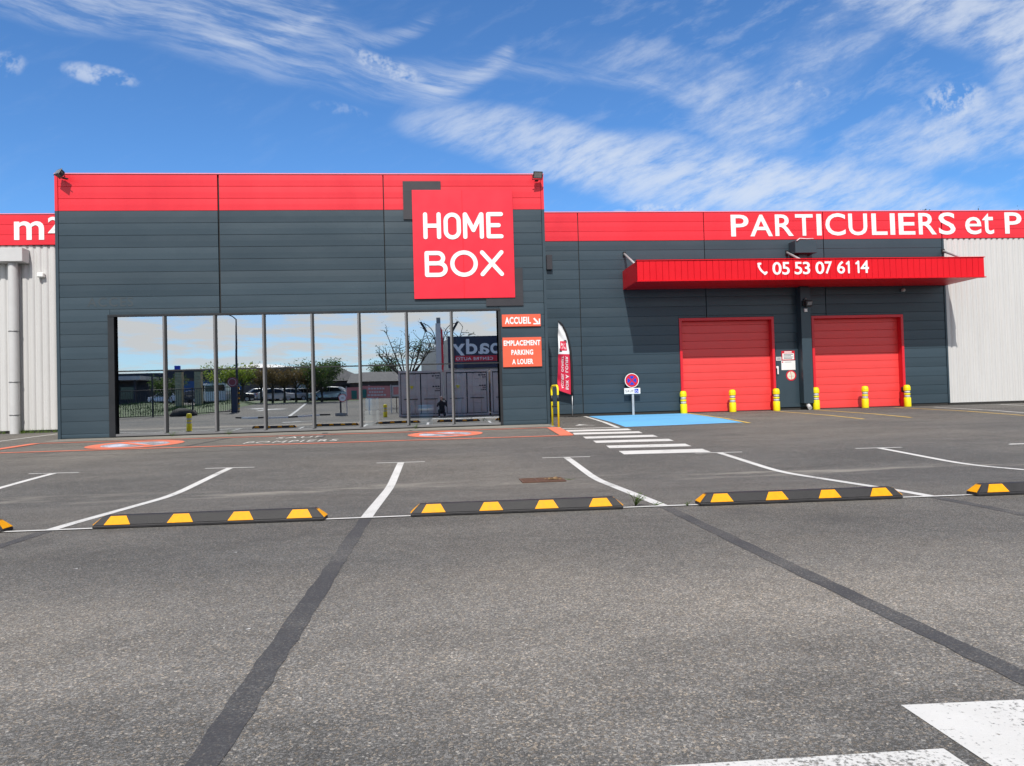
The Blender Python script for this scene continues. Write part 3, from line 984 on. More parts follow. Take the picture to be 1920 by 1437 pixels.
def corrugated(x0, x1, z0, z1, y):
    mb = MB()
    per = .206
    pts = []
    x = x0
    while x < x1:
        for dx, dy in ((0, 0), (.105, 0), (.128, .022), (.138, .034), (.173, .034), (.183, .022)):
            if x+dx <= x1: pts.append((x+dx, y+dy))
        x += per
    n = len(pts)
    v = [(a, b, z0) for a, b in pts]+[(a, b, z1) for a, b in pts]
    mb.add(v, [(i, i+1, n+i+1, n+i) for i in range(n-1)], True)
    return mb.build('corrugated_sheet', M_SHEET, B)


corrugated(17.41, 26.0, .47, WT-3*HP-.008, WY+.012)
corrugated(-26.0, -9.74, .47, WT-3*HP-.008, WY+.012)
MB().box(-26.0, -9.76, WY+.06, WY+.2, .2, .468).build('plinth', M_PLINTH, B)
for k in range(3):
    zb = WT-HP*(k+1)
    for a, b in ((-22.0, -17.9), (-17.87, -13.6), (-13.57, -9.76)): plank(b-a, HP, a, zb, WY-.05, M_RED, 'red_plank')
MB().box(-26.0, -9.76, WY-.066, WY+.25, WT-.004, WT+.026, .006).build('coping', M_COPE, B)
# left hopper and downpipe
hp_ = MB().box(-13.62, -12.59, WY-.40, WY-.001, 5.60, 6.02, .01).build('rain_hopper', M_PIPE, B)
pipe = MB().tube([(-12.98, WY-.17, 5.62), (-12.98, WY-.17, .30)], .135, 18, False).build('downpipe', M_PIPE, B)
for z in (3.5, 1.95, .95):
    MB().lathe([(.148, -.012), (.150, 0), (.148, .012)], (-12.98, WY-.17, z), 18).build('pipe_clamp', M_ALU, pipe)
lm = MB().box(-12.33, -12.13, WY-.14, WY-.002, 5.16, 5.30, .02)
tag(lm.build('wall_sensor', M_SWHITE), 'small white sensor box on the pale corrugated wall beside the downpipe', 'sensor')

MB().box(3.47, 3.66, WY-.13, WY-.001, 5.22, 5.70, .006).build('overflow_box', M_SIGNDARK, B)

# ---- canopy over the doors
can = MB()
can.box(6.02, 17.43, WY-1.81, WY-.02, 4.535, 4.56)
can.box(6.02, 6.05, WY-1.80, WY-.02, 4.565, 5.15)
can.box(17.40, 17.43, WY-1.80, WY-.02, 4.565, 5.15)
can.box(6.055, 17.395, WY-1.76, WY-.02, 5.00, 5.05)
can.box(6.02, 17.43, WY-1.795, WY-1.775, 4.565, 5.15)
canopy = can.build('canopy', M_REDCAN, B)
MB().box(6.0, 17.47, WY-1.85, WY-1.70, 4.505, 4.532, .004).build('lower_edge_trim', M_REDCAN, canopy)
MB().box(6.0, 17.45, WY-1.85, WY-1.70, 5.152, 5.175, .004).build('upper_edge_trim', M_REDCAN, canopy)
sw = 11.41/57
stripmesh = None
for k in range(57):
    x = 6.02+sw*k
    if stripmesh is None:
        stripmesh = MB().box(0, sw-.008, 0, .025, 0, .612, .004).mesh('fascia_strip')
        stripmesh.materials.append(M_REDCAN)
    o = bpy.data.objects.new('fascia_strip', stripmesh); COL.objects.link(o); o.parent = canopy
    o.location = Vector((x, WY-1.825+random.uniform(-.0015, .0015), 4.538))-Vector(ORG[B.name])
for x in (6.10, 11.72, 17.36):
    st = MB().tube([(x, WY-.03, 5.72), (x+.02, WY-1.45, 5.06)], .04, 10).build('stay_rod', M_GALV, canopy)
    MB().box(x-.05, x+.05, WY-.05, WY-.001, 5.64, 5.80, .008).build('stay_bracket', M_BLACK, canopy)

# ------------------------------------------------------------------ signs and lettering
S = thing('shop_sign', 'square red sign reading HOME BOX on the dark upper wall', 'sign', (.64, FY-.1, 3.73))
MB().box(-.70, 1.985, FY-.06, FY-.036, 3.735, 6.643, .004).build('sign_panel', M_REDSIGN, S)
MB().box(.62, .632, FY-.0608, FY-.0601, 3.74, 6.63).build('panel_joint', M_REDCAN, S)
br = MB()
br.box(-.935, .066, FY-.035, FY-.012, 6.60, 6.885); br.box(-.935, -.68, FY-.035, FY-.012, 5.866, 6.598)
br.build('corner_bracket', M_SIGNDARK, S)
br = MB()
br.box(1.205, 2.205, FY-.035, FY-.012, 3.52, 3.76); br.box(1.95, 2.205, FY-.035, FY-.012, 3.762, 4.54)
br.build('corner_bracket', M_SIGNDARK, S)
sy, hw = FY-.0601, .056
oval = arc(.5, .72, .5, .28, 0, 180)+arc(.5, .28, .5, .28, 180, 360)
oval = oval+[oval[0]]
circ = arc(.5, .5, .5, .5, 0, 360, 40)
circ[-1] = circ[0]
let = {'H': [[(0, 0), (0, 1)], [(1, 0), (1, 1)], [(0, .5), (1, .5)]], 'O': [oval],
       'M': [[(0, 0), (0, 1)], [(1, 0), (1, 1)], [(.02, 1), (.5, .30)], [(.98, 1), (.5, .30)]], 'E': [[(0, 0), (0, 1)], [(0, 1), (1, 1)], [(0, 0), (1, 0)], [(0, .5), (.80, .5)]],
       'X': [[(0, 0), (1, 1)], [(0, 1), (1, 0)]], 'Q': [circ],
       'B': [[(0, 0), (0, 1)], [(0, 1), (.6, 1)], [(0, 0), (.65, 0)], [(0, .53), (.62, .53)], arc(.58, .765, .30, .235, 90, -90, 12), arc(.64, .265, .36, .265, 90, -90, 12)]}
for c, a, z0, b, z1 in (('H', -.42, 5.32, .05, 6.04), ('O', .12, 5.31, .58, 6.03), ('M', .635, 5.32, 1.19, 6.035), ('E', 1.26, 5.33, 1.715, 6.04),
                        ('B', -.405, 4.31, .20, 5.005), ('Q', .27, 4.305, 1.005, 5.015), ('X', 1.07, 4.315, 1.70, 5.012)):
    strokes_obj('letter', let[c], hw, a, b, z0, z1, sy, M_LETTER, S)

front_fn = lambda y: (lambda a, b, d: (a, y-d, b))
S2 = thing('roof_band_lettering', 'large white letters reading PARTICULIERS et P along the red roof band', 'lettering', (15, WY-.02, 6.3))
for c, a, z0, b, z1 in (('P', 9.79, 6.285, 10.41, 7.02), ('A', 10.46, 6.285, 11.25, 7.02), ('R', 11.34, 6.29, 11.99, 7.025), ('T', 12.055, 6.295, 12.68, 7.03), ('I', 12.815, 6.3, 12.985, 7.035),
                        ('C', 13.127, 6.292, 13.843, 7.06), ('U', 13.955, 6.295, 14.63, 7.045), ('L', 14.79, 6.303, 15.355, 7.045), ('I', 15.46, 6.305, 15.635, 7.047), ('E', 15.77, 6.307, 16.37, 7.05),
                        ('R', 16.50, 6.308, 17.155, 7.055), ('S', 17.24, 6.298, 17.855, 7.07), ('e', 18.22, 6.30, 18.82, 6.91), ('t', 18.86, 6.305, 19.285, 7.04), ('P', 19.70, 6.318, 20.33, 7.065), ('R', 20.55, 6.32, 21.2, 7.07)):
    fit_text('letter', c, a, b, z0, z1, front_fn(WY-.0125), M_LETTER, S2, {'I': .0, 'e': .006, 't': .006}.get(c, .012), .012)
S3 = thing('roof_band_lettering', 'white m and raised 2 on the red band at the left edge', 'lettering', (-12.4, WY-.06, 6.3))
fit_text('letter', 'm', -13.0, -12.125, 6.325, 6.90, front_fn(WY-.0505), M_LETTER, S3, .015, .012)
fit_text('letter', '2', -12.01, -11.65, 6.526, 7.036, front_fn(WY-.0505), M_LETTER, S3, .02, .012)
S4 = thing('phone_number', 'white telephone number 05 53 07 61 14 on the red canopy front', 'lettering', (11.7, WY-1.83, 4.67))
cy_ = WY-1.826
hs_t = [[(.16, .98), (.04, .80), (.10, .48), (.34, .20), (.66, .06), (.95, .16)]]
mb = MB()
pts = [(9.90, 5.02), (9.895, 4.94), (9.93, 4.86), (9.985, 4.79), (10.05, 4.735), (10.12, 4.72)]
mb.prism(ribbon(pts, .032), lambda a, b, d: (a, d, b), cy_-.010, cy_)
mb.prism(ribbon([(9.885, 5.015), (9.945, 5.02)], .035), lambda a, b, d: (a, d, b), cy_-.0115, cy_)
mb.prism(ribbon([(10.085, 4.70), (10.135, 4.745)], .036), lambda a, b, d: (a, d, b), cy_-.0125, cy_)
mb.build('handset_symbol', M_LETTER, S4)
for c, a, z0, b, z1 in (('0', 10.336, 4.668, 10.63, 5.068), ('5', 10.652, 4.667, 10.896, 5.066), ('5', 11.056, 4.67, 11.305, 5.066), ('3', 11.327, 4.672, 11.565, 5.068), ('0', 11.741, 4.675, 12.031, 5.07), ('7', 12.053, 4.68, 12.289, 5.07),
                        ('6', 12.457, 4.68, 12.713, 5.08), ('1', 12.744, 4.685, 12.876, 5.082), ('1', 13.058, 4.69, 13.198, 5.087), ('4', 13.234, 4.692, 13.508, 5.09)):
    if c == '1': strokes_obj('digit', [[(.05, .82), (.95, .98)], [(.95, 1), (.95, 0)]], .030, a, b, z0-.004, z1, cy_, M_LETTER, S4, .010)
    else: fit_text('digit', c, a, b, z0, z1, front_fn(cy_), M_LETTER, S4, .015, .010)
S5 = thing('direction_sign', 'orange sign reading ACCUEIL with an arrow, right of the windows', 'sign', (2.13, FY-.02, 2.95))
MB().box(1.612, 2.661, FY-.045, FY-.014, 2.953, 3.282, .005).build('sign_panel', M_ORSIGN, S5)
fit_text('lettering', 'ACCUEIL', 1.69, 2.39, 3.022, 3.213, front_fn(FY-.0452), M_LETTER, S5, .035, .003, 1.1)
ar = MB()
ar.prism([(2.455, 3.155), (2.49, 3.185), (2.60, 3.06), (2.565, 3.03)], lambda a, b, d: (a, d, b), FY-.049, FY-.0451)
ar.prism([(2.455, 3.04), (2.605, 3.04), (2.605, 3.005), (2.455, 3.005)], lambda a, b, d: (a, d, b), FY-.0485, FY-.0451)
ar.prism([(2.607, 3.16), (2.64, 3.16), (2.64, 3.005), (2.607, 3.005)], lambda a, b, d: (a, d, b), FY-.0495, FY-.0451)
ar.build('arrow', M_LETTER, S5)
S6 = thing('rental_sign', 'orange sign reading EMPLACEMENT PARKING A LOUER below the ACCUEIL sign', 'sign', (2.13, FY-.02, 1.87))
MB().box(1.611, 2.661, FY-.045, FY-.014, 1.869, 2.662, .005).build('sign_panel', M_ORSIGN, S6)
for t_, a, b, z0, z1 in (('EMPLACEMENT', 1.64, 2.63, 2.44, 2.585), ('PARKING', 1.84, 2.43, 2.19, 2.332), ('A LOUER', 1.855, 2.425, 1.94, 2.082)):
    fit_text('lettering', t_, a, b, z0, z1, front_fn(FY-.0452), M_LETTER, S6, .035, .003, 1.1)
# notices on the service door
nz = WY-.0125
n1 = MB().box(11.40, 11.865, nz-.012, nz-.001, 2.07, 2.385).build('notice', M_SREDD)
tag(n1, 'red edged warning notice at the top of the grey service door', 'notice')
MB().box(11.43, 11.835, nz-.014, nz-.0121, 2.095, 2.30).build('notice_face', M_SWHITE, n1)
for i, z in enumerate((2.265, 2.22, 2.175, 2.13)):
    MB().box(11.47, 11.47+(.33, .26, .33, .30)[i], nz-.016, nz-.0142, z-.009, z+.009).build('print_line', M_PRINT, n1)
MB().box(11.50, 11.76, nz-.014, nz-.0121, 2.325, 2.365).build('notice_title', M_SWHITE, n1)
n2 = MB().box(11.205, 11.395, nz-.010, nz-.001, 2.06, 2.19).build('notice', M_PIPE)
tag(n2, 'small pale grey plate beside the red edged notice', 'notice')
for z in (2.155, 2.125, 2.095): MB().box(11.24, 11.36, nz-.0112, nz-.0101, z-.005, z+.005).build('print_line', M_PRINT, n2)
n3 = MB().box(11.385, 11.875, nz-.010, nz-.001, 1.74, 2.055).build('notice', M_SWHITE)
tag(n3, 'plain white notice sheet in the middle of the grey service door', 'notice')
MB().box(11.50, 11.74, nz-.0112, nz-.0101, 2.0, 2.012).build('print_line', M_PRINT, n3)
MB().box(11.41, 11.45, nz-.0112, nz-.0101, 1.985, 2.03).build('print_mark', M_SREDD, n3)
n4 = thing('no_smoking_sign', 'round red ringed no smoking sign below the white notice', 'sign', (11.715, WY-.02, 1.38))


def disc_y(cx, cz, r, y0, y1, n=28, ri=0.0):
    mb = MB()
    if ri <= 0:
        mb.prism([(cx+r*math.cos(2*math.pi*k/n), cz+r*math.sin(2*math.pi*k/n)) for k in range(n)], lambda a, b, d: (a, d, b), y0, y1)
    else:
        for k in range(n):
            a0, a1 = 2*math.pi*k/n, 2*math.pi*(k+1)/n
            q = [(cx+r*math.cos(a0), cz+r*math.sin(a0)), (cx+r*math.cos(a1), cz+r*math.sin(a1)), (cx+ri*math.cos(a1), cz+ri*math.sin(a1)), (cx+ri*math.cos(a0), cz+ri*math.sin(a0))]
            mb.add([(a, y0, b) for a, b in q], [(0, 1, 2, 3)])
    return mb


disc_y(11.715, 1.55, .178, nz-.008, nz-.001).build('rim', M_SREDD, n4)
disc_y(11.715, 1.55, .135, nz-.010, nz-.0081).build('face', M_CREAM, n4)
MB().prism([(11.69, 1.68), (11.705, 1.68), (11.74, 1.42), (11.725, 1.42)], lambda a, b, d: (a, d, b), nz-.013, nz-.0121).build('slash', M_SREDD, n4)
MB().box(11.62, 11.81, nz-.012, nz-.0101, 1.515, 1.54).build('cigarette', M_PIPE, n4)


# ------------------------------------------------------------------ floodlights
def flood(loc, rz, tilt, label):
    t = thing('floodlight', label, 'floodlight', loc, 'floodlights on the parapet corners', rz, True)
    t.scale = (.82, .82, .82)
    R_ = Matrix.Rotation(tilt, 4, 'X')

    def pt(mb):
        mb.v = [tuple(R_ @ Vector(v)) for v in mb.v]
        return mb
    h = MB()
    h.prism([(-.13, -.02), (.13, -.02), (.10, .10), (-.10, .10)], lambda a, b, d: (a, b, d), -.09, .09)
    pt(h).build('housing', M_BLACK, t)
    pt(MB().box(-.155, .155, -.045, -.021, -.115, .115, .012)).build('rim', M_BLACK, t)
    pt(MB().box(-.125, .125, -.050, -.0455, -.085, .085)).build('lens', M_LENS, t)
    for k in range(4): pt(MB().box(-.09+.05*k, -.075+.05*k, .101, .125, -.08, .08)).build('cooling_fin', M_BLACK, t)
    b_ = MB()
    b_.tube([(-.165, 0, 0), (-.165, .10, -.13), (.165, .10, -.13), (.165, 0, 0)], .014, 6)
    b_.box(-.05, .05, .09, .26, -.15, -.12)
    b_.build('bracket', M_BLACK, t)
    return t


flood((-9.50, FY-.26, 7.03), rad(-38), rad(-30), 'black floodlight tilted over the left end of the red parapet')
flood((2.66, FY-.26, 6.99), rad(6), rad(28), 'black floodlight on the red parapet at the right corner of the shop front')
wl = thing('wall_floodlight', 'black floodlight with sensor on the dark casing between the doors', 'floodlight', (12.17, WY-.31, 3.9))
MB().box(12.04, 12.20, WY-.42, WY-.312, 3.86, 4.05, .015).build('bracket', M_BLACK, wl)
lb = MB().box(12.07, 12.30, WY-.53, WY-.43, 3.82, 4.02, .015); lb.build('housing', M_BLACK, wl)
lz = MB().prism([(12.10, 3.86), (12.26, 3.87), (12.29, 3.98), (12.13, 3.97)], lambda a, b, d: (a, d, b), WY-.537, WY-.531); lz.build('lens', M_LENS, wl)
MB().lathe([(.01, -.035), (.04, -.015), (.045, .0), (.04, .02), (.01, .035)], (12.14, WY-.38, 4.09), 12).build('sensor_head', M_LENS, wl)
wb = MB().box(12.09, 12.20, WY-.37, WY-.312, 3.66, 3.77, .012)
tag(wb.build('junction_box', M_SWHITE), 'small white box under the floodlight between the red doors', 'switch box')
cm = MB().box(15.76, 15.86, WY-.14, WY-.002, 4.33, 4.43, .02)
tag(cm.build('wall_detector', M_PIPE), 'small grey detector under the canopy above the right red door', 'sensor')

# ------------------------------------------------------------------ bollards


def make_bollard(label):
    t = thing('bollard', label, 'bollard', (0, 0, 0), 'yellow bollards with silver bands', 0, True)
    MB().lathe([(.104, 0), (.106, .01), (.106, .285), (.098, .30), (.086, .302)], n=20).build('base_sleeve', M_BOLY, t)
    MB().lathe([(.088, .302), (.088, .378)], n=20).build('silver_band', M_BOLS, t)
    MB().lathe([(.092, .379), (.092, .436)], n=20).build('middle_sleeve', M_BOLY, t)
    MB().lathe([(.088, .437), (.088, .520)], n=20).build('silver_band', M_BOLS, t)
    MB().lathe([(.095, .521), (.107, .535), (.107, .625), (.090, .685), (.070, .703), (.03, .712)], n=12, smooth=False).build('cap', M_BOLY, t)
    return t


bl = [(7.90, 23.52, 'first yellow bollard, at the corner of the blue bay'), (9.57, 23.52, 'yellow bollard standing before the middle of the left red door'), (11.08, 23.50, 'yellow bollard at the right edge of the left red door'),
      (12.47, 23.50, 'yellow bollard at the left edge of the right red door'), (14.21, 23.52, 'yellow bollard standing before the middle of the right red door'), (15.72, 23.50, 'last yellow bollard, at the right edge of the right red door'),
      (-10.64, 7.28, 'yellow bollard mirrored in the second window pane'), (-3.43, -4.3, 'yellow bollard mirrored beside the grey containers')]
b0 = None
for x, y, lab in bl:
    if b0 is None: b0 = make_bollard(lab); o = b0
    else: o = copy_tree(b0); o['label'] = lab
    o.location = (x, y, gz(y))
    o.rotation_euler = (random.uniform(-.012, .012), random.uniform(-.012, .012), random.uniform(0, 6))
    o.scale = (1.05, 1.05, 1.05)
# scuffed hoop guard
hg = thing('hoop_barrier', 'yellow and black steel hoop guarding the corner of the shop front', 'barrier', (2.81, 18.34, gz(18.3)))
za, zb_ = gz(18.62), gz(18.08)
zt_ = .35+.97


def hoop_pts(n=8):
    p = [(2.775, 18.62, za), (2.775, 18.62, zt_-.12)]
    for k in range(1, n+1):
        a = math.pi/2*k/n
        p.append((2.775+.012*(1-math.cos(a)), 18.62-.12*(1-math.cos(a)), zt_-.12+.12*math.sin(a)))
    for k in range(0, n+1):
        a = math.pi/2*(1-k/n)
        p.append((2.85-.012*(1-math.cos(a)), 18.08+.12*(1-math.cos(a)), zt_-.12+.12*math.sin(a)))
    p.append((2.85, 18.08, zb_))
    return p


MB().tube(hoop_pts(), .026, 12).build('tube', M_HOOPY, hg)
for x, y in ((2.775, 18.62), (2.85, 18.08)):
    MB().tube([(x, y, zt_-.40), (x, y, zt_-.24)], .0275, 12).build('black_band', M_BLACK, hg)
    MB().lathe([(.06, -.002), (.06, .012), (.03, .016)], (x, y, gz(y)), 12).build('foot_plate', M_CONC, hg)
MB().tube([(2.78, 18.59, zt_-.52), (2.845, 18.11, zt_-.52)], .018, 8).build('crossbar', M_BLACK, hg)

# ------------------------------------------------------------------ no-stopping sign
sg = thing('road_sign', 'round no stopping sign with SAUF plate on a grey post at the blue bay', 'road sign', (5.95, 22.58, gz(22.58)))
gzs = gz(22.58)
py = 22.58
MB().box(5.915, 5.985, py, py+.04, gzs, 1.62, .004).build('post', M_GALV, sg)
cx_, cz_ = 5.925, 1.456
dk = disc_y(cx_, cz_, .228, py-.02, py-.004, 32).build('disc', M_SWHITE, sg)
disc_y(cx_, cz_, .207, py-.0225, py-.0205, 32).build('red_field', M_SREDD, sg)
for a in (0, 90, 180, 270):
    seg = [(cx_+.030*math.cos(rad(a)), cz_+.030*math.sin(rad(a)))]+[(cx_+.145*math.cos(rad(a+t)), cz_+.145*math.sin(rad(a+t))) for t in range(-33, 34, 6)]
    MB().prism(seg, lambda u, v, d: (u, d, v), py-.0255, py-.0227).build('blue_quadrant', M_SBLUE, sg)
pl_ = MB().box(5.67, 6.19, py-.02, py-.004, 1.03, 1.215, .012).build('plate', M_SWHITE, sg)
fit_text('lettering', 'SAUF', 5.71, 5.97, 1.085, 1.165, front_fn(py-.0205), M_PRINT, sg, .005, .002, 1.2)
MB().box(6.00, 6.125, py-.0225, py-.0205, 1.06, 1.19).build('symbol_field', M_SBLUE, sg)
wcs = MB()
wcs.prism(ribbon([(6.045, 1.168), (6.05, 1.13), (6.085, 1.125), (6.10, 1.095)], .006), lambda a, b, d: (a, d, b), py-.0245, py-.0227)
wcs.prism(ribbon(arc(6.055, 1.105, .032, .03, 120, 350, 10), .005), lambda a, b, d: (a, d, b), py-.0242, py-.0227)
wcs.build('wheelchair_symbol', M_SWHITE, sg)

ks = 23.5/22.58
sg.location = (5.95*ks, 23.5, gz(23.5)); sg.scale = (ks, ks, ks)

# ------------------------------------------------------------------ feather flag
fl = thing('feather_flag', 'white and crimson feather flag seen from behind, beside the shop corner', 'flag', (4.07, 23.0, gz(23.0)))
FYY = 23.0


edge = [(4.088, 1.074), (4.093, 1.533), (4.091, 2.044), (4.069, 2.471), (4.019, 2.813), (3.941, 3.088), (3.836, 3.311), (3.711, 3.45)]
leftp = [(3.628, 1.239), (3.638, 1.545), (3.656, 2.054), (3.674, 2.479), (3.689, 2.82), (3.701, 3.092), (3.707, 3.314), (3.704, 3.433)]


def flag_pt(i, t, off=0.0):
    k = min(int(i), len(edge)-2)
    f = i-k
    ex_ = (edge[k][0]*(1-f)+edge[k+1][0]*f, edge[k][1]*(1-f)+edge[k+1][1]*f)
    lx_ = (leftp[k][0]*(1-f)+leftp[k+1][0]*f, leftp[k][1]*(1-f)+leftp[k+1][1]*f)
    x = lx_[0]*(1-t)+ex_[0]*t
    z = lx_[1]*(1-t)+ex_[1]*t
    w = (1-t)*(.05*math.sin(z*4.2+1.0)+.03*math.sin(z*9+t*5))+.012*math.sin(z*17+t*8)*(1-t)
    return (x, FYY+w-off, z)


def cloth(i0, i1, t0, t1, ni, nt, off):
    mb = MB()
    v = [flag_pt(i0+(i1-i0)*a/ni, t0+(t1-t0)*b/nt, off) for a in range(ni+1) for b in range(nt+1)]
    v += [(x, y+.002, z) for x, y, z in v]
    n = (ni+1)*(nt+1)
    f = [(a*(nt+1)+b, a*(nt+1)+b+1, (a+1)*(nt+1)+b+1, (a+1)*(nt+1)+b) for a in range(ni) for b in range(nt)]
    mb.add(v, f+[tuple(q+n for q in x)[::-1] for x in f], True)
    return mb


zsplit = 2.78
cloth(0, zsplit, 0, .97, 24, 8, 0).build('crimson_cloth', M_FLAGR, fl)
cloth(zsplit, 7, 0, .97, 24, 8, 0).build('white_cloth', M_FLAGW, fl)
MB().tube([flag_pt(i*.25, 1.0) for i in range(29)], [.046-.0007*i for i in range(29)], 8).build('pole_sleeve', M_BLACK, fl)
b1 = (4.078, 0.429)
MB().tube([(b1[0], FYY, gz(23.0)), (edge[0][0], FYY, edge[0][1]+.05)], [.012, .016], 8).build('pole', M_GALV, fl)
cb_ = MB()
for a in (20, 110, 200, 290): cb_.tube([(b1[0], FYY, gz(23)+.02), (b1[0]+.3*math.cos(rad(a)), FYY+.3*math.sin(rad(a)), gz(23)+.012)], .01, 6)
cb_.build('cross_base', M_BLACK, fl)


def flag_text(name, body, i0, i1, t0, t1, material, rot):
    def fn(a, b, d):
        return flag_pt(a, b, .004+d) if rot else flag_pt(b, a, .004+d)
    return fit_text(name, body, *((i0, i1, t0, t1) if rot else (t1, t0, i0, i1)), fn, material, fl, .02, .001, 1.1)


flag_text('lettering', 'BOX À LOUER', .30, 2.62, .56, .80, M_FLAGW, True)
flag_text('lettering', 'ACCUEIL OUVERT', .30, 2.62, .26, .42, M_FLAGW, True)
cloth(3.05, 3.95, .16, .72, 4, 3, .004).build('logo_square', M_FLAGR, fl)
cloth(2.95, 3.25, .08, .30, 2, 2, .003).build('logo_corner', M_BLACK, fl)
cloth(3.78, 4.05, .56, .80, 2, 2, .003).build('logo_corner', M_BLACK, fl)
flag_text('logo_lettering', 'HOME', 3.52, 3.78, .24, .64, M_FLAGW, False)
flag_text('logo_lettering', 'BOX', 3.18, 3.44, .24, .64, M_FLAGW, False)

kf = 23.42/23.0
fl.location = (4.07*kf, 23.42, gz(23.42)); fl.scale = (kf, kf, kf)

# ------------------------------------------------------------------ wheel stops


def make_stop(label):
    t = thing('wheel_stop', label, 'wheel stop', (0, 0, 0), 'rubber wheel stops along the parking bays', 0, True)
    L, D_, Hh = .94, .078, .105
    # frustum-like rubber block
    base = [(-L, -D_), (L, -D_), (L, D_), (-L, D_)]
    v = [(x, y, 0) for x, y in base]+[(x, y, .028) for x, y in base]+[(x*(L-.075)/L, y*.52, Hh) for x, y in base]
    f = [(3, 2, 1, 0), (8, 9, 10, 11)]
    for k in range(4):
        k2 = (k+1) % 4
        f += [(k, k2, 4+k2, 4+k), (4+k, 4+k2, 8+k2, 8+k)]
    mb = MB(); mb.add(v, f)
    me = mb.mesh('rubber_body')
    bm = bmesh.new(); bm.from_mesh(me)
    bmesh.ops.bevel(bm, geom=bm.edges[:], offset=.007, segments=2, affect='EDGES')
    bm.to_mesh(me); bm.free()
    obj('rubber_body', me, M_RUBBER, t)
    for s in (-1, 1):
        for fx in (-.74, -.235, .255, .735):
            hb, ht = .105, .062
            y0_, z0_, y1_, z1_ = D_-.001, .032, D_*.52+.002, Hh-.004
            q = [(fx-hb, y0_, z0_), (fx+hb, y0_, z0_), (fx+ht, y1_, z1_), (fx-ht, y1_, z1_)]
            nrm = Vector((0, z1_-z0_, y0_-y1_)).normalized()
            v = [(x, s*(y+nrm.y*o_), z+nrm.z*o_) for o_ in (-.004, .0045) for x, y, z in q]
            mb = MB(); mb.add(v, [(0, 1, 2, 3), (4, 5, 6, 7), (0, 1, 5, 4), (1, 2, 6, 5), (2, 3, 7, 6), (3, 0, 4, 7)])
            mb.build('yellow_patch', M_RUBYEL, t)
        x0_, z0_, x1_, z1_ = L, .03, L-.075, Hh
        q = [(x0_, -.062, z0_+.004), (x0_, .062, z0_+.004), (x1_, .034, z1_-.006), (x1_, -.034, z1_-.006)]
        nrm = Vector((z1_-z0_, 0, x0_-x1_)).normalized()
        v = [(s*(x+nrm.x*o_), y, z+nrm.z*o_) for o_ in (-.004, .0035) for x, y, z in q]
        mb = MB(); mb.add(v, [(0, 1, 2, 3), (4, 5, 6, 7), (0, 1, 5, 4), (1, 2, 6, 5), (2, 3, 7, 6), (3, 0, 4, 7)])
        mb.build('yellow_end_patch', M_RUBYEL, t)
    return t


stops = [(-2.02, 6.57, 'scuffed rubber wheel stop, second from the left of the row'), (.63, 6.50, 'rubber wheel stop in the middle of the row, left of the weed'), (3.20, 6.41, 'rubber wheel stop right of the weed'), (5.76, 6.30, 'rubber wheel stop cut off by the right edge of the picture'),
         (-4.66, 6.66, 'rubber wheel stop cut off by the left edge of the picture'), (-7.28, 6.76, 'rubber wheel stop mirrored lower left in the shop windows')]
s0 = None
for x, y, lab in stops:
    if s0 is None: s0 = make_stop(lab); o = s0
    else: o = copy_tree(s0); o['label'] = lab
    o.location = (x, y, gz(y)+.001)
    o.rotation_euler = (0, 0, rad(-2.0+random.uniform(-.4, .4)))
    o.scale = (1.035, 1.03, 1.0) if lab.startswith('scuffed') else (1, 1, 1)

# ------------------------------------------------------------------ drain, weeds, litter
dr = thing('drain_grate', 'rusty rectangular drain grate sunk in the asphalt gutter', 'drain', (1.24, 9.42, gz(9.42)))
g0 = gz(9.42)+.002
fr = MB()
fr.box(.965, 1.525, 9.19, 9.22, g0, g0+.012); fr.box(.965, 1.525, 9.61, 9.64, g0, g0+.012)
fr.box(.965, .99, 9.221, 9.609, g0, g0+.012); fr.box(1.50, 1.525, 9.221, 9.609, g0, g0+.012); fr.box(1.155, 1.18, 9.221, 9.609, g0, g0+.012)
fr.build('frame', M_RUST, dr)
MB().box(.99, 1.50, 9.221, 9.609, g0-.001, g0+.001).build('shaft', M_DARK, dr)
for k in range(9): MB().box(.991, 1.499, 9.24+.041*k, 9.262+.041*k, g0+.0015, g0+.010).build('bar', M_RUST, dr)
lv = MB()
rl = random.Random(9)
for k in range(60):
    x, y = rl.gauss(1.40, .05), rl.gauss(9.45, .08)
    a = rl.uniform(0, 6.28); s_ = rl.uniform(.012, .03)
    lv.add([(x+s_*math.cos(a), y+s_*math.sin(a), g0+.014+rl.uniform(0, .01)), (x+s_*.5*math.cos(a+1.6), y+s_*.5*math.sin(a+1.6), g0+.02), (x-s_*math.cos(a), y-s_*math.sin(a), g0+.014), (x+s_*.5*math.cos(a-1.6), y+s_*.5*math.sin(a-1.6), g0+.018)], [(0, 1, 2, 3)])
lo = lv.build('dead_leaves', mat('dead_leaf', (.34, .22, .10), .8, var=.3, vscale=30), None, recalc=False)
lo['kind'] = 'stuff'
tag(lo, 'dry brown leaves caught on the drain grate', 'leaves')


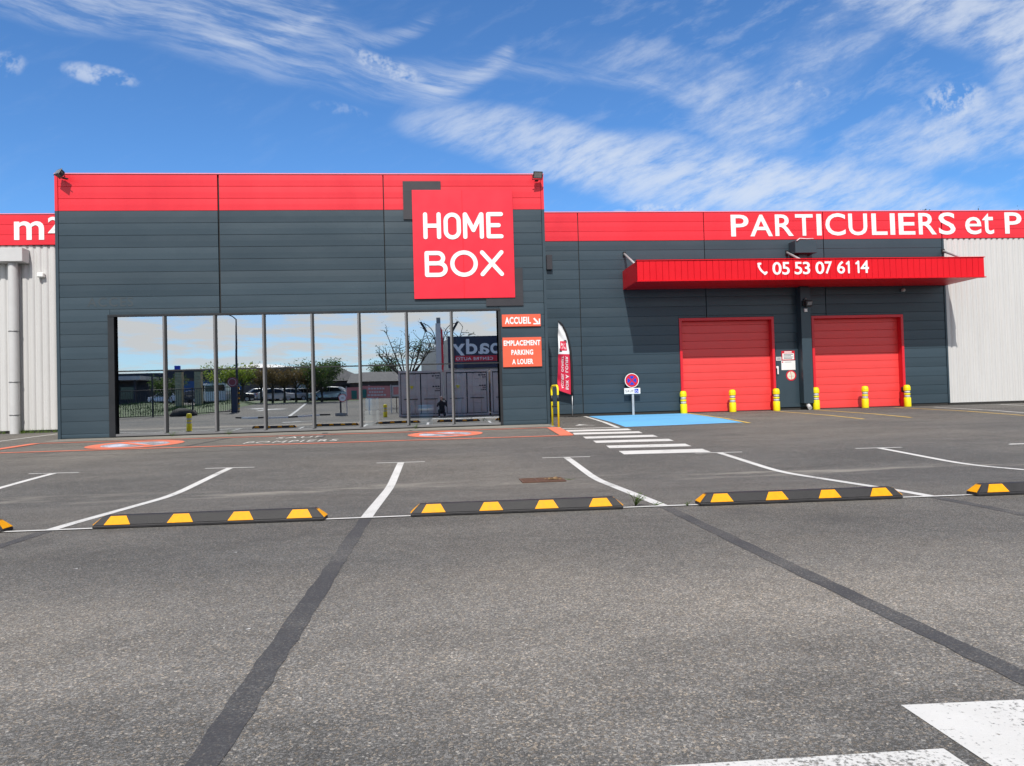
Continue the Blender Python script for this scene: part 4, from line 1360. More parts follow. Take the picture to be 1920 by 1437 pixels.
def weed(x, y, h_, sp, n, label, seed, group='weeds in the asphalt'):
    r_ = random.Random(seed)
    z = gz(y)
    t = thing('weed', label, 'weed', (x, y, z), group)
    st, lf = MB(), MB()
    for k in range(n):
        a = r_.uniform(0, 6.28)
        l_ = h_*r_.uniform(.5, 1.1)
        tip = (x+sp*r_.uniform(.3, 1)*math.cos(a), y+sp*.7*r_.uniform(.3, 1)*math.sin(a), z+l_)
        mid = (x+(tip[0]-x)*.35, y+(tip[1]-y)*.35, z+l_*.6)
        st.tube([(x, y, z), mid, tip], [.003, .002, .001], 4)
        for j in range(6):
            f = r_.uniform(.25, 1)
            p = Vector((x+(tip[0]-x)*f, y+(tip[1]-y)*f, z+l_*f))
            b_ = r_.uniform(0, 6.28); s_ = r_.uniform(.5, 1)*h_*.22
            d = Vector((math.cos(b_), math.sin(b_), r_.uniform(-.2, .6)))*s_
            w_ = Vector((-math.sin(b_), math.cos(b_), 0))*s_*.28
            lf.add([p, p+d*.5+w_, p+d, p+d*.5-w_], [(0, 1, 2, 3)])
    st.build('stems', M_LEAF, t)
    lf.build('leaves', M_LEAF, t, recalc=False)
    return t


weed(1.72, 6.56, .13, .11, 16, 'spindly green weed in the gap between two wheel stops', 1)
weed(1.90, 6.52, .04, .10, 8, 'low green weed beside the white bay line', 2)
weed(2.16, 6.42, .05, .06, 6, 'tiny weed at the left end of the right wheel stop', 3)
weed(1.60, 9.36, .02, .10, 6, 'flat weed patch right of the drain grate', 4)
for i, (x, l_) in enumerate(((-6.9, 'weed tuft under the second window pane'), (-5.5, 'weed tuft under the third window pane'), (-.75, 'weed tuft under the seventh window pane'))):
    weed(x, 19.36, .13, .16, 12, l_, 10+i)
rl = random.Random(12)
ws = MB()
for k in range(140):
    x = rl.uniform(-14.5, -9.9); y = WY-.05-rl.random()**2*.25; z = gz(y)
    for j in range(3):
        a = rl.uniform(0, 6.28); s_ = rl.uniform(.05, .16)
        ws.add([(x-.008, y, z), (x+.008, y, z), (x+math.cos(a)*s_*.5, y+math.sin(a)*s_*.4, z+s_)], [(0, 1, 2)])
wo_ = ws.build('grass_verge', M_LEAF, None, recalc=False); wo_['kind'] = 'stuff'
tag(wo_, 'thin weeds growing along the foot of the pale left wall', 'grass')
lit = MB()
for x, y, s_ in ((-1.97, 3.30, .05), (-2.35, 4.9, .012), (-1.45, 5.2, .012), (-.9, 3.4, .012)):
    z = gz(y)+.004
    lit.add([(x-s_, y-s_*.3, z), (x+s_*.8, y-s_*.2, z), (x+s_, y+s_*.3, z+.003), (x-s_*.6, y+s_*.35, z)], [(0, 1, 2, 3)])
lt = lit.build('litter', M_PIPE, ground, recalc=False)

# ------------------------------------------------------------------ inside the shop
bn = thing('waste_bin', 'pale blue bin standing behind the seventh window pane', 'bin', (-.50, 20.6, .345))
MB().lathe([(.18, 0), (.215, .55), (.225, .57), (.215, .575), (.205, .55)], (-.50, 20.6, .346), 24).build('body', M_BINB, bn)
MB().lathe([(.219, .40), (.222, .47)], (-.5, 20.6, .346), 24).build('band', M_SWHITE, bn)
wc = thing('water_cooler', 'blue and white water cooler behind the sixth window pane', 'water cooler', (-2.02, 21.0, .345))
MB().box(-2.22, -1.82, 20.85, 21.2, .346, .80, .03).build('cabinet', M_SWHITE, wc)
MB().lathe([(.12, .80), (.19, .86), (.19, 1.10), (.17, 1.16)], (-2.02, 21.02, 0), 20).build('bottle', M_BINB, wc)
pb = MB().lathe([(.11, .346), (.11, 3.51)], (.52, 21.6, 0), 20)
tag(pb.build('column', M_COLB), 'slim blue column inside, behind the last window pane', 'column')

# ------------------------------------------------------------------ what lies behind the camera (mirrored in the glass)
# containers
CW, CH, CY = 2.50, 2.62, -2.55


def make_container(x0, label):
    t = thing('shipping_container', label, 'container', (x0, CY, .02), 'grey containers in a row behind the photographer', 0, True)
    x1 = CW
    mb = MB()
    # corrugated box body, doors face +Y
    n = 30
    pts = [(0, -.02), (0, -6.05)]
    mb.box(.02, x1-.02, -6.0, -.06, .15, CH-.02)
    mb.build('shell', M_CONT, t)
    rib = MB()
    for k in range(24):
        y = -.35-.24*k
        rib.box(-.005, .019, y-.07, y+.03, .16, CH-.10); rib.box(x1-.019, x1+.005, y-.07, y+.03, .16, CH-.10)
    rib.build('side_ribs', M_CONT, t)
    for a in (0, x1-.11): MB().box(a, a+.11, -.12, .0, .13, CH-.14).build('corner_post', M_CONT, t)
    MB().box(0, x1, -.12, 0, CH-.139, CH-.02).build('header_beam', M_CONT, t)
    MB().box(0, x1, -.12, 0, .02, .129).build('sill_beam', M_CONT, t)
    for a in (0, x1-.16):
        for z in (.0, CH-.12):
            MB().box(a-.006, a+.166, -.16, .012, z, z+.12, .012).build('corner_casting', M_CONT, t)
    MB().box(.111, x1-.111, -.055, -.040, .131, CH-.141).build('gasket', M_CONTD, t)
    for s in (0, 1):
        a = .150+s*(x1/2-.118); b = a+x1/2-.18
        d = MB()
        d.box(a, b, -.039, -.012, .17, CH-.20, .006)
        for k in range(5):
            z = .26+.46*k
            d.box(a+.06, b-.06, -.0115, .006, z, z+.20, .008)
        door = d.build('door', M_CONT, t)
        for f in (.30, .72):
            xx = a+(b-a)*f
            MB().tube([(xx, .03, .10), (xx, .03, CH-.12)], .017, 8).build('lock_rod', M_CONT, door)
            MB().box(xx-.04, xx+.04, .0, .05, CH-.22, CH-.15, .006).build('rod_keeper', M_CONTD, door)
        MB().box(a+.15, b-.15, .028, .05, .98, 1.02).build('lock_handle', M_CONTD, door)
    return t


clabs = ['grey container on the left of the mirrored row, beside the photographer', 'grey container right of the photographer in the mirrored row', 'grey container at the right end of the mirrored row', ]
c0 = None
for x, lab in zip((-2.52, .06, 2.66), clabs):
    if c0 is None: c0 = make_container(x, lab); o = c0
    else: o = copy_tree(c0); o['label'] = lab
    o.location = (x, CY, .02)
for i, (cx, t_) in enumerate(((-2.52, ['U 4310', '22G1', 'MAX GROSS', 'TARE', 'NET']), (.06, ['U 8036', '22G1', 'MAX GROSS', 'TARE', 'NET']))):
    cont = [o for o in COL.objects if o.name.startswith('shipping_container') and abs(o.location.x-cx) < .01][0]
    for k in range(5):
        z = (2.26, 2.14, 1.66, 1.54, 1.42)[k]
        w_ = (.45, .22, .42, .2, .32)[k]
        for j in range(3):
            xx = 2.35-w_*(j+1)/3
            mb = MB().box(xx, xx+w_/3-.03, .0065, .009, z, z+.07)
            mb.build('stencil_mark', M_CONTTXT, cont)
    MB().prism([(.62, 1.75), (.86, 1.75), (.74, 1.55)], lambda a, b, d: (a, d, b), .0065, .010).build('warning_triangle', M_BOLY, cont)

# the photographer, crouching just behind the camera
per = thing('person', 'crouching person in dark clothes holding up a phone, mirrored in the glass', 'person', (-.10, -.42, 0), None, 0, True)


def skinned(name, verts, edges, radii, material, parent, sub=2, root=0):
    me = bpy.data.meshes.new(name)
    me.from_pydata(verts, edges, [])
    o = obj(name, me, material, parent)
    sk = o.modifiers.new('skin', 'SKIN')
    sk.use_smooth_shade = True
    if not me.skin_vertices: me.skin_vertices.new()
    for i, r_ in enumerate(radii):
        d = me.skin_vertices[0].data[i]
        d.radius = r_ if isinstance(r_, tuple) else (r_, r_)
        d.use_root = (i == root)
    ss = o.modifiers.new('sub', 'SUBSURF')
    ss.levels = sub; ss.render_levels = sub
    return o


# local frame: +Y towards the shop. pelvis low, one knee down
body_v = [(0, -.12, .30), (0, -.06, .48), (0, -.02, .66), (0, .00, .80), (0, .02, .87), (0, .03, .92),          # 0-5 spine, neck
          (-.17, -.01, .78), (-.25, .08, .60), (-.06, .26, .56+.36), (-.02, .335, .98),                     # 6-9 left arm to phone
          (.17, -.01, .78), (.26, .10, .60), (.22, .27, .90), (.17, .335, .98),                             # 10-13 right arm
          (-.11, -.10, .28), (-.16, .26, .42), (-.15, .14, .10), (-.15, .22, .045),                         # 14-17 left leg, foot flat
          (.11, -.10, .28), (.15, .20, .12), (.14, -.18, .08), (.14, -.26, .05)]                            # 18-21 right leg, kneeling
body_e = [(0, 1), (1, 2), (2, 3), (3, 4), (4, 5), (3, 6), (6, 7), (7, 8), (8, 9), (3, 10), (10, 11), (11, 12), (12, 13), (0, 14), (14, 15), (15, 16), (16, 17), (0, 18), (18, 19), (19, 20), (20, 21)]
body_r = [(.16, .12), (.15, .11), (.17, .11), (.15, .09), .055, .05, .075, .05, .036, .025, .075, .05, .036, .025, .095, .07, .05, .045, .095, .07, .05, .045]
skinned('body', body_v, body_e, body_r, M_JACKET, per)
hd_ = MB()
hd_.lathe([(.02, -.125), (.05, -.115), (.066, -.08), (.072, -.03), (.082, .02), (.084, .06), (.072, .10), (.045, .125), (.015, .133)], (0, .045, 1.03), 18)
hd_.lathe([(.004, -.02), (.013, -.012), (.010, .02), (.004, .03)], (0, .128, 1.02), 8)
for s in (-1, 1): hd_.lathe([(.004, -.03), (.012, -.02), (.014, .015), (.005, .03)], (s*.083, .04, 1.03), 8)
hd_.build('head', M_SKIN, per)
for s in (-1, 1):
    MB().lathe([(.003, -.008), (.009, 0), (.003, .008)], (s*.030, .120, 1.045), 8).build('eye', M_PRINT, per)
MB().box(-.025, .025, .116, .122, .965, .972).build('mouth', mat('lip', (.35, .14, .12), .5, var=0), per)
hr = MB().lathe([(.088, .045), (.089, .065), (.078, .102), (.05, .129), (.015, .137)], (0, .035, 1.03), 18)
hr.build('hair', mat('grey_hair', (.20, .18, .16), .8, var=.2), per)
for s, hx in ((-1, -.005), (1, .195)):
    mb = MB()
    mb.box(hx-.02, hx+.02, .325, .352, .955, 1.0, .008)
    for k in range(4):
        z = .955+.018*k
        mb.tube([(hx, .345, z), (hx-s*.02, .372, z+.004), (hx-s*.045, .374-.001*k, z+.002)], [.0085, .008, .006], 6)
    mb.tube([(hx, .33, .99), (hx-s*.02, .325, 1.02), (hx-s*.035, .345, 1.035)], [.010, .009, .007], 6)
    mb.build('hand', M_SKIN, per)
for x, y in ((-.15, .20), (.14, -.26)):
    MB().box(x-.045, x+.045, y-.10, y+.10, .0, .075, .025).build('shoe', M_SHOE, per)
ph_ = MB().box(-.065, .085, -.062, -.053, .965, 1.035, .004)
tag(ph_.build('phone', M_BLACK), 'black phone held up sideways by the crouching person', 'phone')

# car service building with the navy fascia
rb = thing('car_service_building', 'car service building with navy fascia reading roady CENTRE AUTO, mirrored right', 'building', (3, -25, gz(-19)))
A_, B_, C_, D_ = (.55, -19.2), (12.0, -19.2), (9.2, -41.0), (-2.3, -41.0)
MB().prism([A_, B_, C_, D_], lambda a, b, d: (a, b, d), .25, 5.75).build('wall', M_PANEL, rb)
for k in range(9):
    f0, f1 = k/9, (k+1)/9
    p0 = Vector(A_).lerp(Vector(D_), f0); p1 = Vector(A_).lerp(Vector(D_), f1)
    nrm = Vector((-(p1-p0).y, (p1-p0).x)).normalized()
    if nrm.x > 0: nrm = -nrm
    for z0_, z1_ in ((.4, 3.0), (3.03, 4.4), (4.43, 5.72)):
        q = [p0+(p1-p0)*.01, p1-(p1-p0)*.01]
        mb = MB()
        mb.prism([tuple(q[0]), tuple(q[1]), tuple(q[1]+nrm*.03), tuple(q[0]+nrm*.03)], lambda a, b, d: (a, b, d), z0_, z1_)
        mb.build('wall_panel', M_PANEL, rb)
MB().box(.45, 12.1, -19.18, -18.95, 3.35, 5.88).build('fascia', M_NAVY, rb)
MB().prism([(.95, 3.88), (4.3, 3.88), (4.7, 4.34), (.95, 4.34)], lambda a, b, d: (a, d, b), -18.949, -18.93).build('red_strip', M_SREDD, rb)
back_fn = lambda y: (lambda a, b, d: (a, y+d, b))
# letters face the lot, so they run towards -X
for c, xl, xr, z0_, z1_ in (('y', 1.75, .72, 4.36, 5.30), ('d', 2.72, 1.83, 4.46, 5.66), ('a', 3.66, 2.80, 4.46, 5.30), ('o', 4.62, 3.74, 4.46, 5.30), ('r', 5.35, 4.70, 4.46, 5.30)):
    fit_text('letter', c, xl, xr, z0_, z1_, back_fn(-18.949), M_LETTER, rb, .02, .03)
fit_text('lettering', 'CENTRE AUTO', 3.95, 1.02, 3.98, 4.22, back_fn(-18.929), M_LETTER, rb, .01, .01, 1.1)
MB().box(2.0, 11.5, -19.195, -19.15, .3, 3.2).build('glass_front', M_CARG, rb)

# totem with two floodlight arms
tm = thing('sign_totem', 'grey sign totem with red fin and two curved lamp arms, mirrored', 'totem', (-.25, -14.0, gz(-14)))
MB().box(-.45, -.08, -14.2, -13.85, gz(-14), 6.42, .02).build('pillar', M_PIPE, tm)
MB().box(-.38, -.08, -14.15, -13.9, 6.421, 6.85, .02).build('pillar_head', M_ALU, tm)
MB().prism([(-.10, 6.2), (.06, 5.9), (.09, 3.4), (.04, 2.9), (-.075, 2.9), (-.075, 6.2)], lambda a, b, d: (a, d, b), -14.05, -13.95).build('red_fin', M_SREDD, tm)
for s, x0_ in ((-1, -.47), (1, .08)):
    for ex_, ez_, bz_ in ((1.02, 6.45, 5.1), (.66, 5.85, 4.9)):
        pts = [(x0_+s*ex_*(1-math.cos(rad(a))), -13.95, bz_+(ez_-bz_)*math.sin(rad(a))) for a in range(0, 91, 15)]
        MB().tube(pts, .03, 6).build('lamp_arm', M_SLATE, tm)
    MB().prism([(x0_+s*1.10, 6.50), (x0_+s*.96, 6.55), (x0_+s*.58, 5.90), (x0_+s*.72, 5.83)], lambda a, b, d: (a, d, b), -14.1, -13.75).build('lamp_head', M_BLACK, tm)

# street lamp
sl = thing('street_lamp', 'tall thin street lamp mirrored in the third window pane', 'street lamp', (-19.2, -31, gz(-31)))
MB().tube([(-19.2, -31, gz(-31)), (-19.2, -31, 4.5), (-19.18, -31, 8.9)], [.13, .10, .06], 10).build('post', M_SLATE, sl)
MB().tube([(-19.18, -31, 8.85), (-19.5, -31, 9.15), (-20.0, -31, 9.35)], [.05, .045, .035], 8).build('arm', M_SLATE, sl)
MB().box(-20.55, -19.95, -31.1, -30.9, 9.33, 9.43, .02).build('lamp_head', M_SLATE, sl)


# trees
def make_tree(name, label, cat_group, h_, spread, nleaf, leafmat, seed, clear=.40, leaf=.10, limbs=7, twigs=0, ls=.20):
    r_ = random.Random(seed)
    t = thing(name, label, 'tree', (0, 0, 0), cat_group, 0, True)
    tr = MB()
    tr.tube([(0, 0, 0), (.05, .02, h_*clear*.6), (0, 0, h_*clear), (.04, .02, h_*.62)], [h_*.035, h_*.028, h_*.024, h_*.014], 8)
    tips = []
    for k in range(limbs):
        a = 2*math.pi*k/limbs+r_.uniform(-.3, .3)
        z0_ = h_*clear*r_.uniform(.9, 1.25)
        l_ = spread*r_.uniform(.65, 1.0)
        z1_ = h_*r_.uniform(.62, .98)
        p1 = Vector((math.cos(a)*l_*.5, math.sin(a)*l_*.5, z0_+(z1_-z0_)*.45))
        p2 = Vector((math.cos(a)*l_, math.sin(a)*l_, z1_))
        tr.tube([(0, 0, z0_), p1, p2], [h_*.013, h_*.009, h_*.003], 6)
        tips += [p1, p2, (p1+p2)/2]
        for j in range(twigs):
            q = p1.lerp(p2, r_.uniform(.1, 1))
            e = q+Vector((r_.uniform(-1, 1), r_.uniform(-1, 1), r_.uniform(-.1, .9)))*spread*.35
            m_ = q.lerp(e, .5)+Vector((r_.uniform(-.1, .1), r_.uniform(-.1, .1), .08))*spread*.4
            tr.tube([q, m_, e], [h_*.005, h_*.0035, h_*.0015], 4)
            tips += [m_, e]
    tips.append(Vector((0, 0, h_*.8)))
    tr.build('trunk', M_BARK, t)
    lf = MB()
    for k in range(nleaf):
        c = r_.choice(tips)+Vector((r_.gauss(0, 1), r_.gauss(0, 1), r_.gauss(0, .8)))*spread*ls
        s_ = leaf*r_.uniform(.6, 1.4)
        d = Vector((r_.uniform(-1, 1), r_.uniform(-1, 1), r_.uniform(-1, 1))).normalized()*s_
        w_ = d.cross(Vector((r_.uniform(-1, 1), r_.uniform(-1, 1), r_.uniform(-1, 1)))).normalized()*s_*.45
        lf.add([c-d, c+w_, c+d, c-w_], [(0, 1, 2, 3)])
    lf.build('crown', leafmat, t, recalc=False)
    return t


grp = 'trees along the mirrored car park'
row = [(-21.9, -36.6, 1.0, 'bright leafy tree nearest the street lamp, mirrored'), (-20.4, -37.3, .98, 'leafy tree mirrored just left of the fourth window mullion'), (-18.6, -37.6, .95, 'bronze leafed tree mirrored at the third mullion'), (-17.4, -38.0, .93, 'second bronze leafed tree in the mirrored row'),
       (-16.3, -38.4, .93, 'third bronze leafed tree in the mirrored row'), (-15.2, -38.8, .93, 'fourth bronze leafed tree in the mirrored row'), (-14.1, -39.2, .95, 'last bronze leafed tree of the mirrored row')]
tA = tB = None
for i, (x, y, s_, lab) in enumerate(row):
    if i < 2:
        if tA is None: tA = make_tree('street_tree', lab, grp, 4.3, 1.7, 1500, M_TREELEAF, 21, .42, .11); o = tA
        else: o = copy_tree(tA); o['label'] = lab
    else:
        if tB is None: tB = make_tree('street_tree', lab, grp, 3.9, 1.5, 1500, M_TREELEAF2, 22, .40, .10); o = tB
        else: o = copy_tree(tB); o['label'] = lab
    o.location = (x, y, gz(y)); o.scale = (s_, s_, s_); o.rotation_euler = (0, 0, i*1.7)
o = make_tree('bare_tree', 'sparse branching tree mirrored left of the totem', 'other mirrored trees', 6.6, 3.0, 700, M_DARKLEAF, 31, .28, .07, 11, 9, .07)
o.location = (-3.0, -23, gz(-23))
o2 = copy_tree(o); o2['label'] = 'sparse branching tree behind the car service building, mirrored above its roof'; o2.location = (.2, -46, gz(-46)); o2.scale = (1.25, 1.25, 1.25)
o = make_tree('dense_tree', 'dark bushy tree mirrored left of the tiled house', 'other mirrored trees', 4.0, 2.1, 2600, M_DARKLEAF, 41, .2, .12, 9, 2)
o.location = (-12.6, -38, gz(-38))
o2 = copy_tree(o); o2['label'] = 'dark bushy tree mirrored beside the stone gate pillar'; o2.location = (-26.5, -34, gz(-34)); o2.scale = (.8, .8, .7)
o2 = copy_tree(o); o2['label'] = 'green tree far behind the dark roofs, mirrored'; o2.location = (-8.3, -62, gz(-62)); o2.scale = (1.0, 1.0, 1.15)
o2 = copy_tree(o); o2['label'] = 'dark bushy tree mirrored at the right end of the bronze tree row'; o2.location = (-15.0, -47, gz(-47)); o2.scale = (1.1, 1.1, 1.05)
# tree tips over the roof at the far right of the picture
o = make_tree('tall_tree', 'thin tree tip rising over the roof at the right edge', 'trees behind the storage building', 12.6, 3.2, 900, M_DARKLEAF, 51, .3, .07, 12, 12, .05)
o.location = (38.9, 45, .55)
o2 = copy_tree(o); o2['label'] = 'thin tree tip just over the roof above the letters et'; o2.location = (33.1, 45, .45); o2.rotation_euler = (0, 0, 2.0); o2.scale = (.9, .9, .985)


# cars
def make_car(label, paint, grp_):
    t = thing('parked_car', label, 'car', (0, 0, 0), grp_, 0, True)
    prof = [(-2.05, .35), (-2.1, .62), (-1.98, .86), (-1.2, .93), (-.55, 1.40), (.2, 1.47), (1.1, 1.42), (1.75, 1.0), (2.02, .92), (2.08, .55), (2.0, .32)]
    secs = [(-.86, .82, .97), (-.80, 1.0, 1.0), (.80, 1.0, 1.0), (.86, .82, .97)]
    n = len(prof)
    mb = MB()
    v = []
    for yy, sz, sx in secs:
        for x, z in prof:
            tuck = .0 if z < .95 else (z-.93)*.42
            v.append((x*sx, yy-math.copysign(tuck, yy), .30+(z-.30)*(1 if sz == 1.0 else .97)))
    f = []
    for s in range(len(secs)-1):
        for k in range(n):
            f.append((s*n+k, s*n+(k+1) % n, (s+1)*n+(k+1) % n, (s+1)*n+k))
    f += [tuple(range(n)), tuple(range(4*n-1, 3*n-1, -1))]
    mb.add(v, f)
    mb.build('body', paint, t)
    for s in (-1, 1):
        w = MB()
        for poly in ([(-1.02, .96), (-.50, 1.34), (.12, 1.40), (.12, .96)], [(.18, .96), (.18, 1.40), (1.0, 1.35), (1.45, .98)]):
            w.prism(poly, lambda a, b, d: (a, s*(d-(b-.93)*.40), b), .845, .872)
        w.build('side_window', M_CARG, t)
        for x in (-1.30, 1.30):
            wm_ = MB()
            wm_.tube([(x, s*.64, .31), (x, s*.86, .31)], .31, 18)
            wh = wm_.build('wheel', M_TYRE, t)
            MB().tube([(x, s*.861, .31), (x, s*.875, .31)], .19, 12).build('rim', M_GALV, wh)
    for (xa, za, xb, zb2) in ((-1.19, .96, -.60, 1.375), (1.72, 1.04, 1.16, 1.40)):
        d = Vector((xb-xa, 0, zb2-za)); nn = Vector((-d.z, 0, d.x)).normalized()
        if nn.z < 0: nn = -nn
        q = [(xa, -.70, za), (xa, .70, za), (xb, .58, zb2), (xb, -.58, zb2)]
        mb = MB(); mb.add([Vector(p)+nn*.004 for p in q]+[Vector(p)+nn*.014 for p in q], [(0, 1, 2, 3), (4, 5, 6, 7), (0, 1, 5, 4), (1, 2, 6, 5), (2, 3, 7, 6), (3, 0, 4, 7)])
        mb.build('screen', M_CARG, t)
    for yy in (-.6, .6):
        MB().box(-2.10, -2.02, yy-.17, yy+.17, .62, .76, .02).build('headlight', M_LENS, t)
        MB().box(2.02, 2.09, yy-.14, yy+.14, .70, .85, .02).build('tail_light', M_SREDD, t)
    return t


cg = 'cars parked behind the trees'
carW = make_car('white car mirrored in the middle of the parked row', M_CARW, cg)
carW.location = (-18.3, -43.0, gz(-43)); carW.rotation_euler = (0, 0, rad(160))
carD = make_car('dark car mirrored left, behind the bright tree', M_CARD, cg)
carD.location = (-22.4, -41.5, gz(-41.5)); carD.rotation_euler = (0, 0, rad(165))
carS = make_car('silver car mirrored behind the white one', M_CARS, cg)
carS.location = (-17.4, -46.5, gz(-46.5)); carS.rotation_euler = (0, 0, rad(150))
for x, y, a, base, lab in ((-20.4, -45.5, 155, carS, 'silver car mirrored partly behind the third mullion'), (-16.3, -48.5, 150, carW, 'white car at the right end of the mirrored row'), (-12.1, -40.5, 8, carS, 'silver car mirrored alone on the road before the house'),
                           (-33, -52, 20, carW, 'white car mirrored far left behind the fence'), (-30, -52, 30, carD, 'dark car mirrored far left behind the fence')):
    o = copy_tree(base); o['label'] = lab; o.location = (x, y, gz(y)); o.rotation_euler = (0, 0, rad(a))

# gate and fence
fe = thing('bar_fence', 'black vertical bar fence mirrored in the two left window panes', 'fence', (-20, -17, gz(-17)))
FA, FB = Vector((-26.5, -15.0)), Vector((-16.9, -21.0))
ln_ = (FB-FA).length
bars = MB(); rails = MB()
nb_ = 68
for k in range(nb_+1):
    p = FA.lerp(FB, k/nb_)
    z = gz(p.y)
    bars.box(p.x-.014, p.x+.014, p.y-.014, p.y+.014, z+.12, z+2.05)
bars.build('bars', M_BLACK, fe)
for zz_ in (.10, 2.02):
    MB().tube([(FA.x, FA.y, gz(FA.y)+zz_), (FA.lerp(FB, .5).x, FA.lerp(FB, .5).y, gz(FA.lerp(FB, .5).y)+zz_), (FB.x, FB.y, gz(FB.y)+zz_)], .035, 6).build('rail', M_BLACK, fe)
for k in range(5):
    p = FA.lerp(FB, k/4)
    MB().box(p.x-.05, p.x+.05, p.y-.05, p.y+.05, gz(p.y)-.05, gz(p.y)+(3.2 if k < 3 else 2.1)).build('post', M_BLACK, fe)
gp = thing('gate_post', 'dark blue gate post with warning stripes mirrored in the third pane', 'gate post', (-16.6, -21, gz(-21)))
MB().box(-16.85, -16.45, -21.2, -20.8, gz(-21)-.05, 2.5, .02).build('post', M_NAVY, gp)
for k in range(10):
    MB().box(-16.40, -16.28, -21.05, -20.95, .35+.21*k, .35+.21*k+.10).build('warning_stripe', M_RUBYEL if k % 2 else M_BLACK, gp)
MB().tube([(-16.34, -21, gz(-21)), (-16.34, -21, 2.5)], .03, 8).build('edge_tube', M_BLACK, gp)
ss = thing('stop_disc', 'round dark red disc sign above the dark blue gate post', 'road sign', (-16.7, -20.75, 2.4))
disc_y(-16.75, 2.75, .40, -20.79, -20.75).build('disc', mat('faded_red', (.22, .03, .04), .5, var=.1), ss)
disc_y(-16.75, 2.75, .30, -20.749, -20.74, 24, .27).build('ring', M_PIPE, ss)
# grass bank behind the fence
gbk = MB()
cols_, rows_ = 26, 14
rg = random.Random(77)
gp_ = {}
for i in range(cols_+1):
    for j in range(rows_+1):
        x = -44+(25.5)*i/cols_; y = -17.2-16*j/rows_
        off = max(0, (x+26)*.62)
        y2 = y-off*.62
        edge_ = min(1, j/2, (rows_-j)/2, i/2, (cols_-i)/2)
        gp_[i, j] = (x, y2, gz(y2)+.006+max(0, edge_)*(.35+.25*math.sin(i*.8)+rg.uniform(0, .06)))
ids = {k: n for n, k in enumerate(gp_)}
gbk.add(list(gp_.values()), [(ids[i, j], ids[i+1, j], ids[i+1, j+1], ids[i, j+1]) for i in range(cols_) for j in range(rows_)], True)
bank = struct(gbk.build('grass_bank', M_GRASS, recalc=False))
for p in bank.data.polygons:
    if p.normal.z < 0: p.flip()
bl_ = MB()
for k in range(9000):
    i, j = rg.uniform(1, cols_-1), rg.uniform(0.6, rows_-1)
    a = gp_[int(i), int(j)]; b = gp_[int(i)+1, int(j)+1]
    x = a[0]+(b[0]-a[0])*(i % 1); y = a[1]+(b[1]-a[1])*(j % 1); z = (a[2]+b[2])/2-.04
    h2 = rg.uniform(.12, .32); an = rg.uniform(0, 6.28)
    bl_.add([(x-.02*math.cos(an), y-.02*math.sin(an), z), (x+.02*math.cos(an), y+.02*math.sin(an), z), (x+rg.uniform(-.1, .1), y+rg.uniform(-.1, .1), z+h2)], [(0, 1, 2)])
bo_ = bl_.build('tall_grass', mat('tall_grass_blade', (.045, .105, .012), .6, var=.35, vscale=3), None, recalc=False); bo_['kind'] = 'stuff'
tag(bo_, 'tall green grass on the bank behind the bar fence, mirrored', 'grass')
# verge under the tree row
vg = MB()
for k in range(10):
    x0_, x1_ = -24+1.6*k, -24+1.6*(k+1)
    y0_, y1_ = -36.0-.25*k, -36.0-.25*(k+1)
    vg.add([(x0_, y0_, gz(y0_)+.01), (x1_, y1_, gz(y1_)+.01), (x1_, y1_-3, gz(y1_-3)+.12), (x0_, y0_-3, gz(y0_-3)+.12)], [(0, 1, 2, 3)])
struct(vg.build('grass_verge_ground', M_GRASS))
# traffic kerb of black and white blocks
kb = thing('traffic_kerb', 'low kerb of black and white blocks mirrored across the entrance road', 'kerb', (-11, -12.6, 0))
kp = [(-14.2, -12.6), (-13.0, -11.2), (-11.8, -11.2), (-10.6, -12.2), (-9.4, -12.8), (-8.0, -13.4)]
kk = 0
for a, b in zip(kp, kp[1:]):
    for h_ in (0, .5):
        p, q = Vector(a).lerp(Vector(b), h_), Vector(a).lerp(Vector(b), h_+.48)
        l4 = line(p, q, .22)
        z = gz((p.y+q.y)/2)
        MB().prism(l4, lambda u, v, d: (u, v, d), z-.02, z+.10).build('kerb_block', M_SWHITE if kk % 3 else M_BLACK, kb)
        kk += 1
# round sign on a block
rs = thing('road_sign', 'round white sign on a post in a concrete block, mirrored in the fifth pane', 'road sign', (-7.05, -12.2, gz(-12.2)))
z_ = gz(-12.2)
MB().box(-7.45, -6.75, -12.45, -11.95, z_, z_+.22, .02).build('block', M_CONC, rs)
MB().box(-7.15, -7.05, -12.25, -12.15, z_+.22, 1.62).build('post', M_SLATE, rs)
disc_y(-6.95, 1.27, .27, -12.14, -12.11).build('disc', M_SREDD, rs)
disc_y(-6.95, 1.27, .235, -12.109, -12.10).build('face', M_SWHITE, rs)
MB().box(-7.05, -6.85, -12.099, -12.09, 1.25, 1.29).build('print_line', M_PRINT, rs)
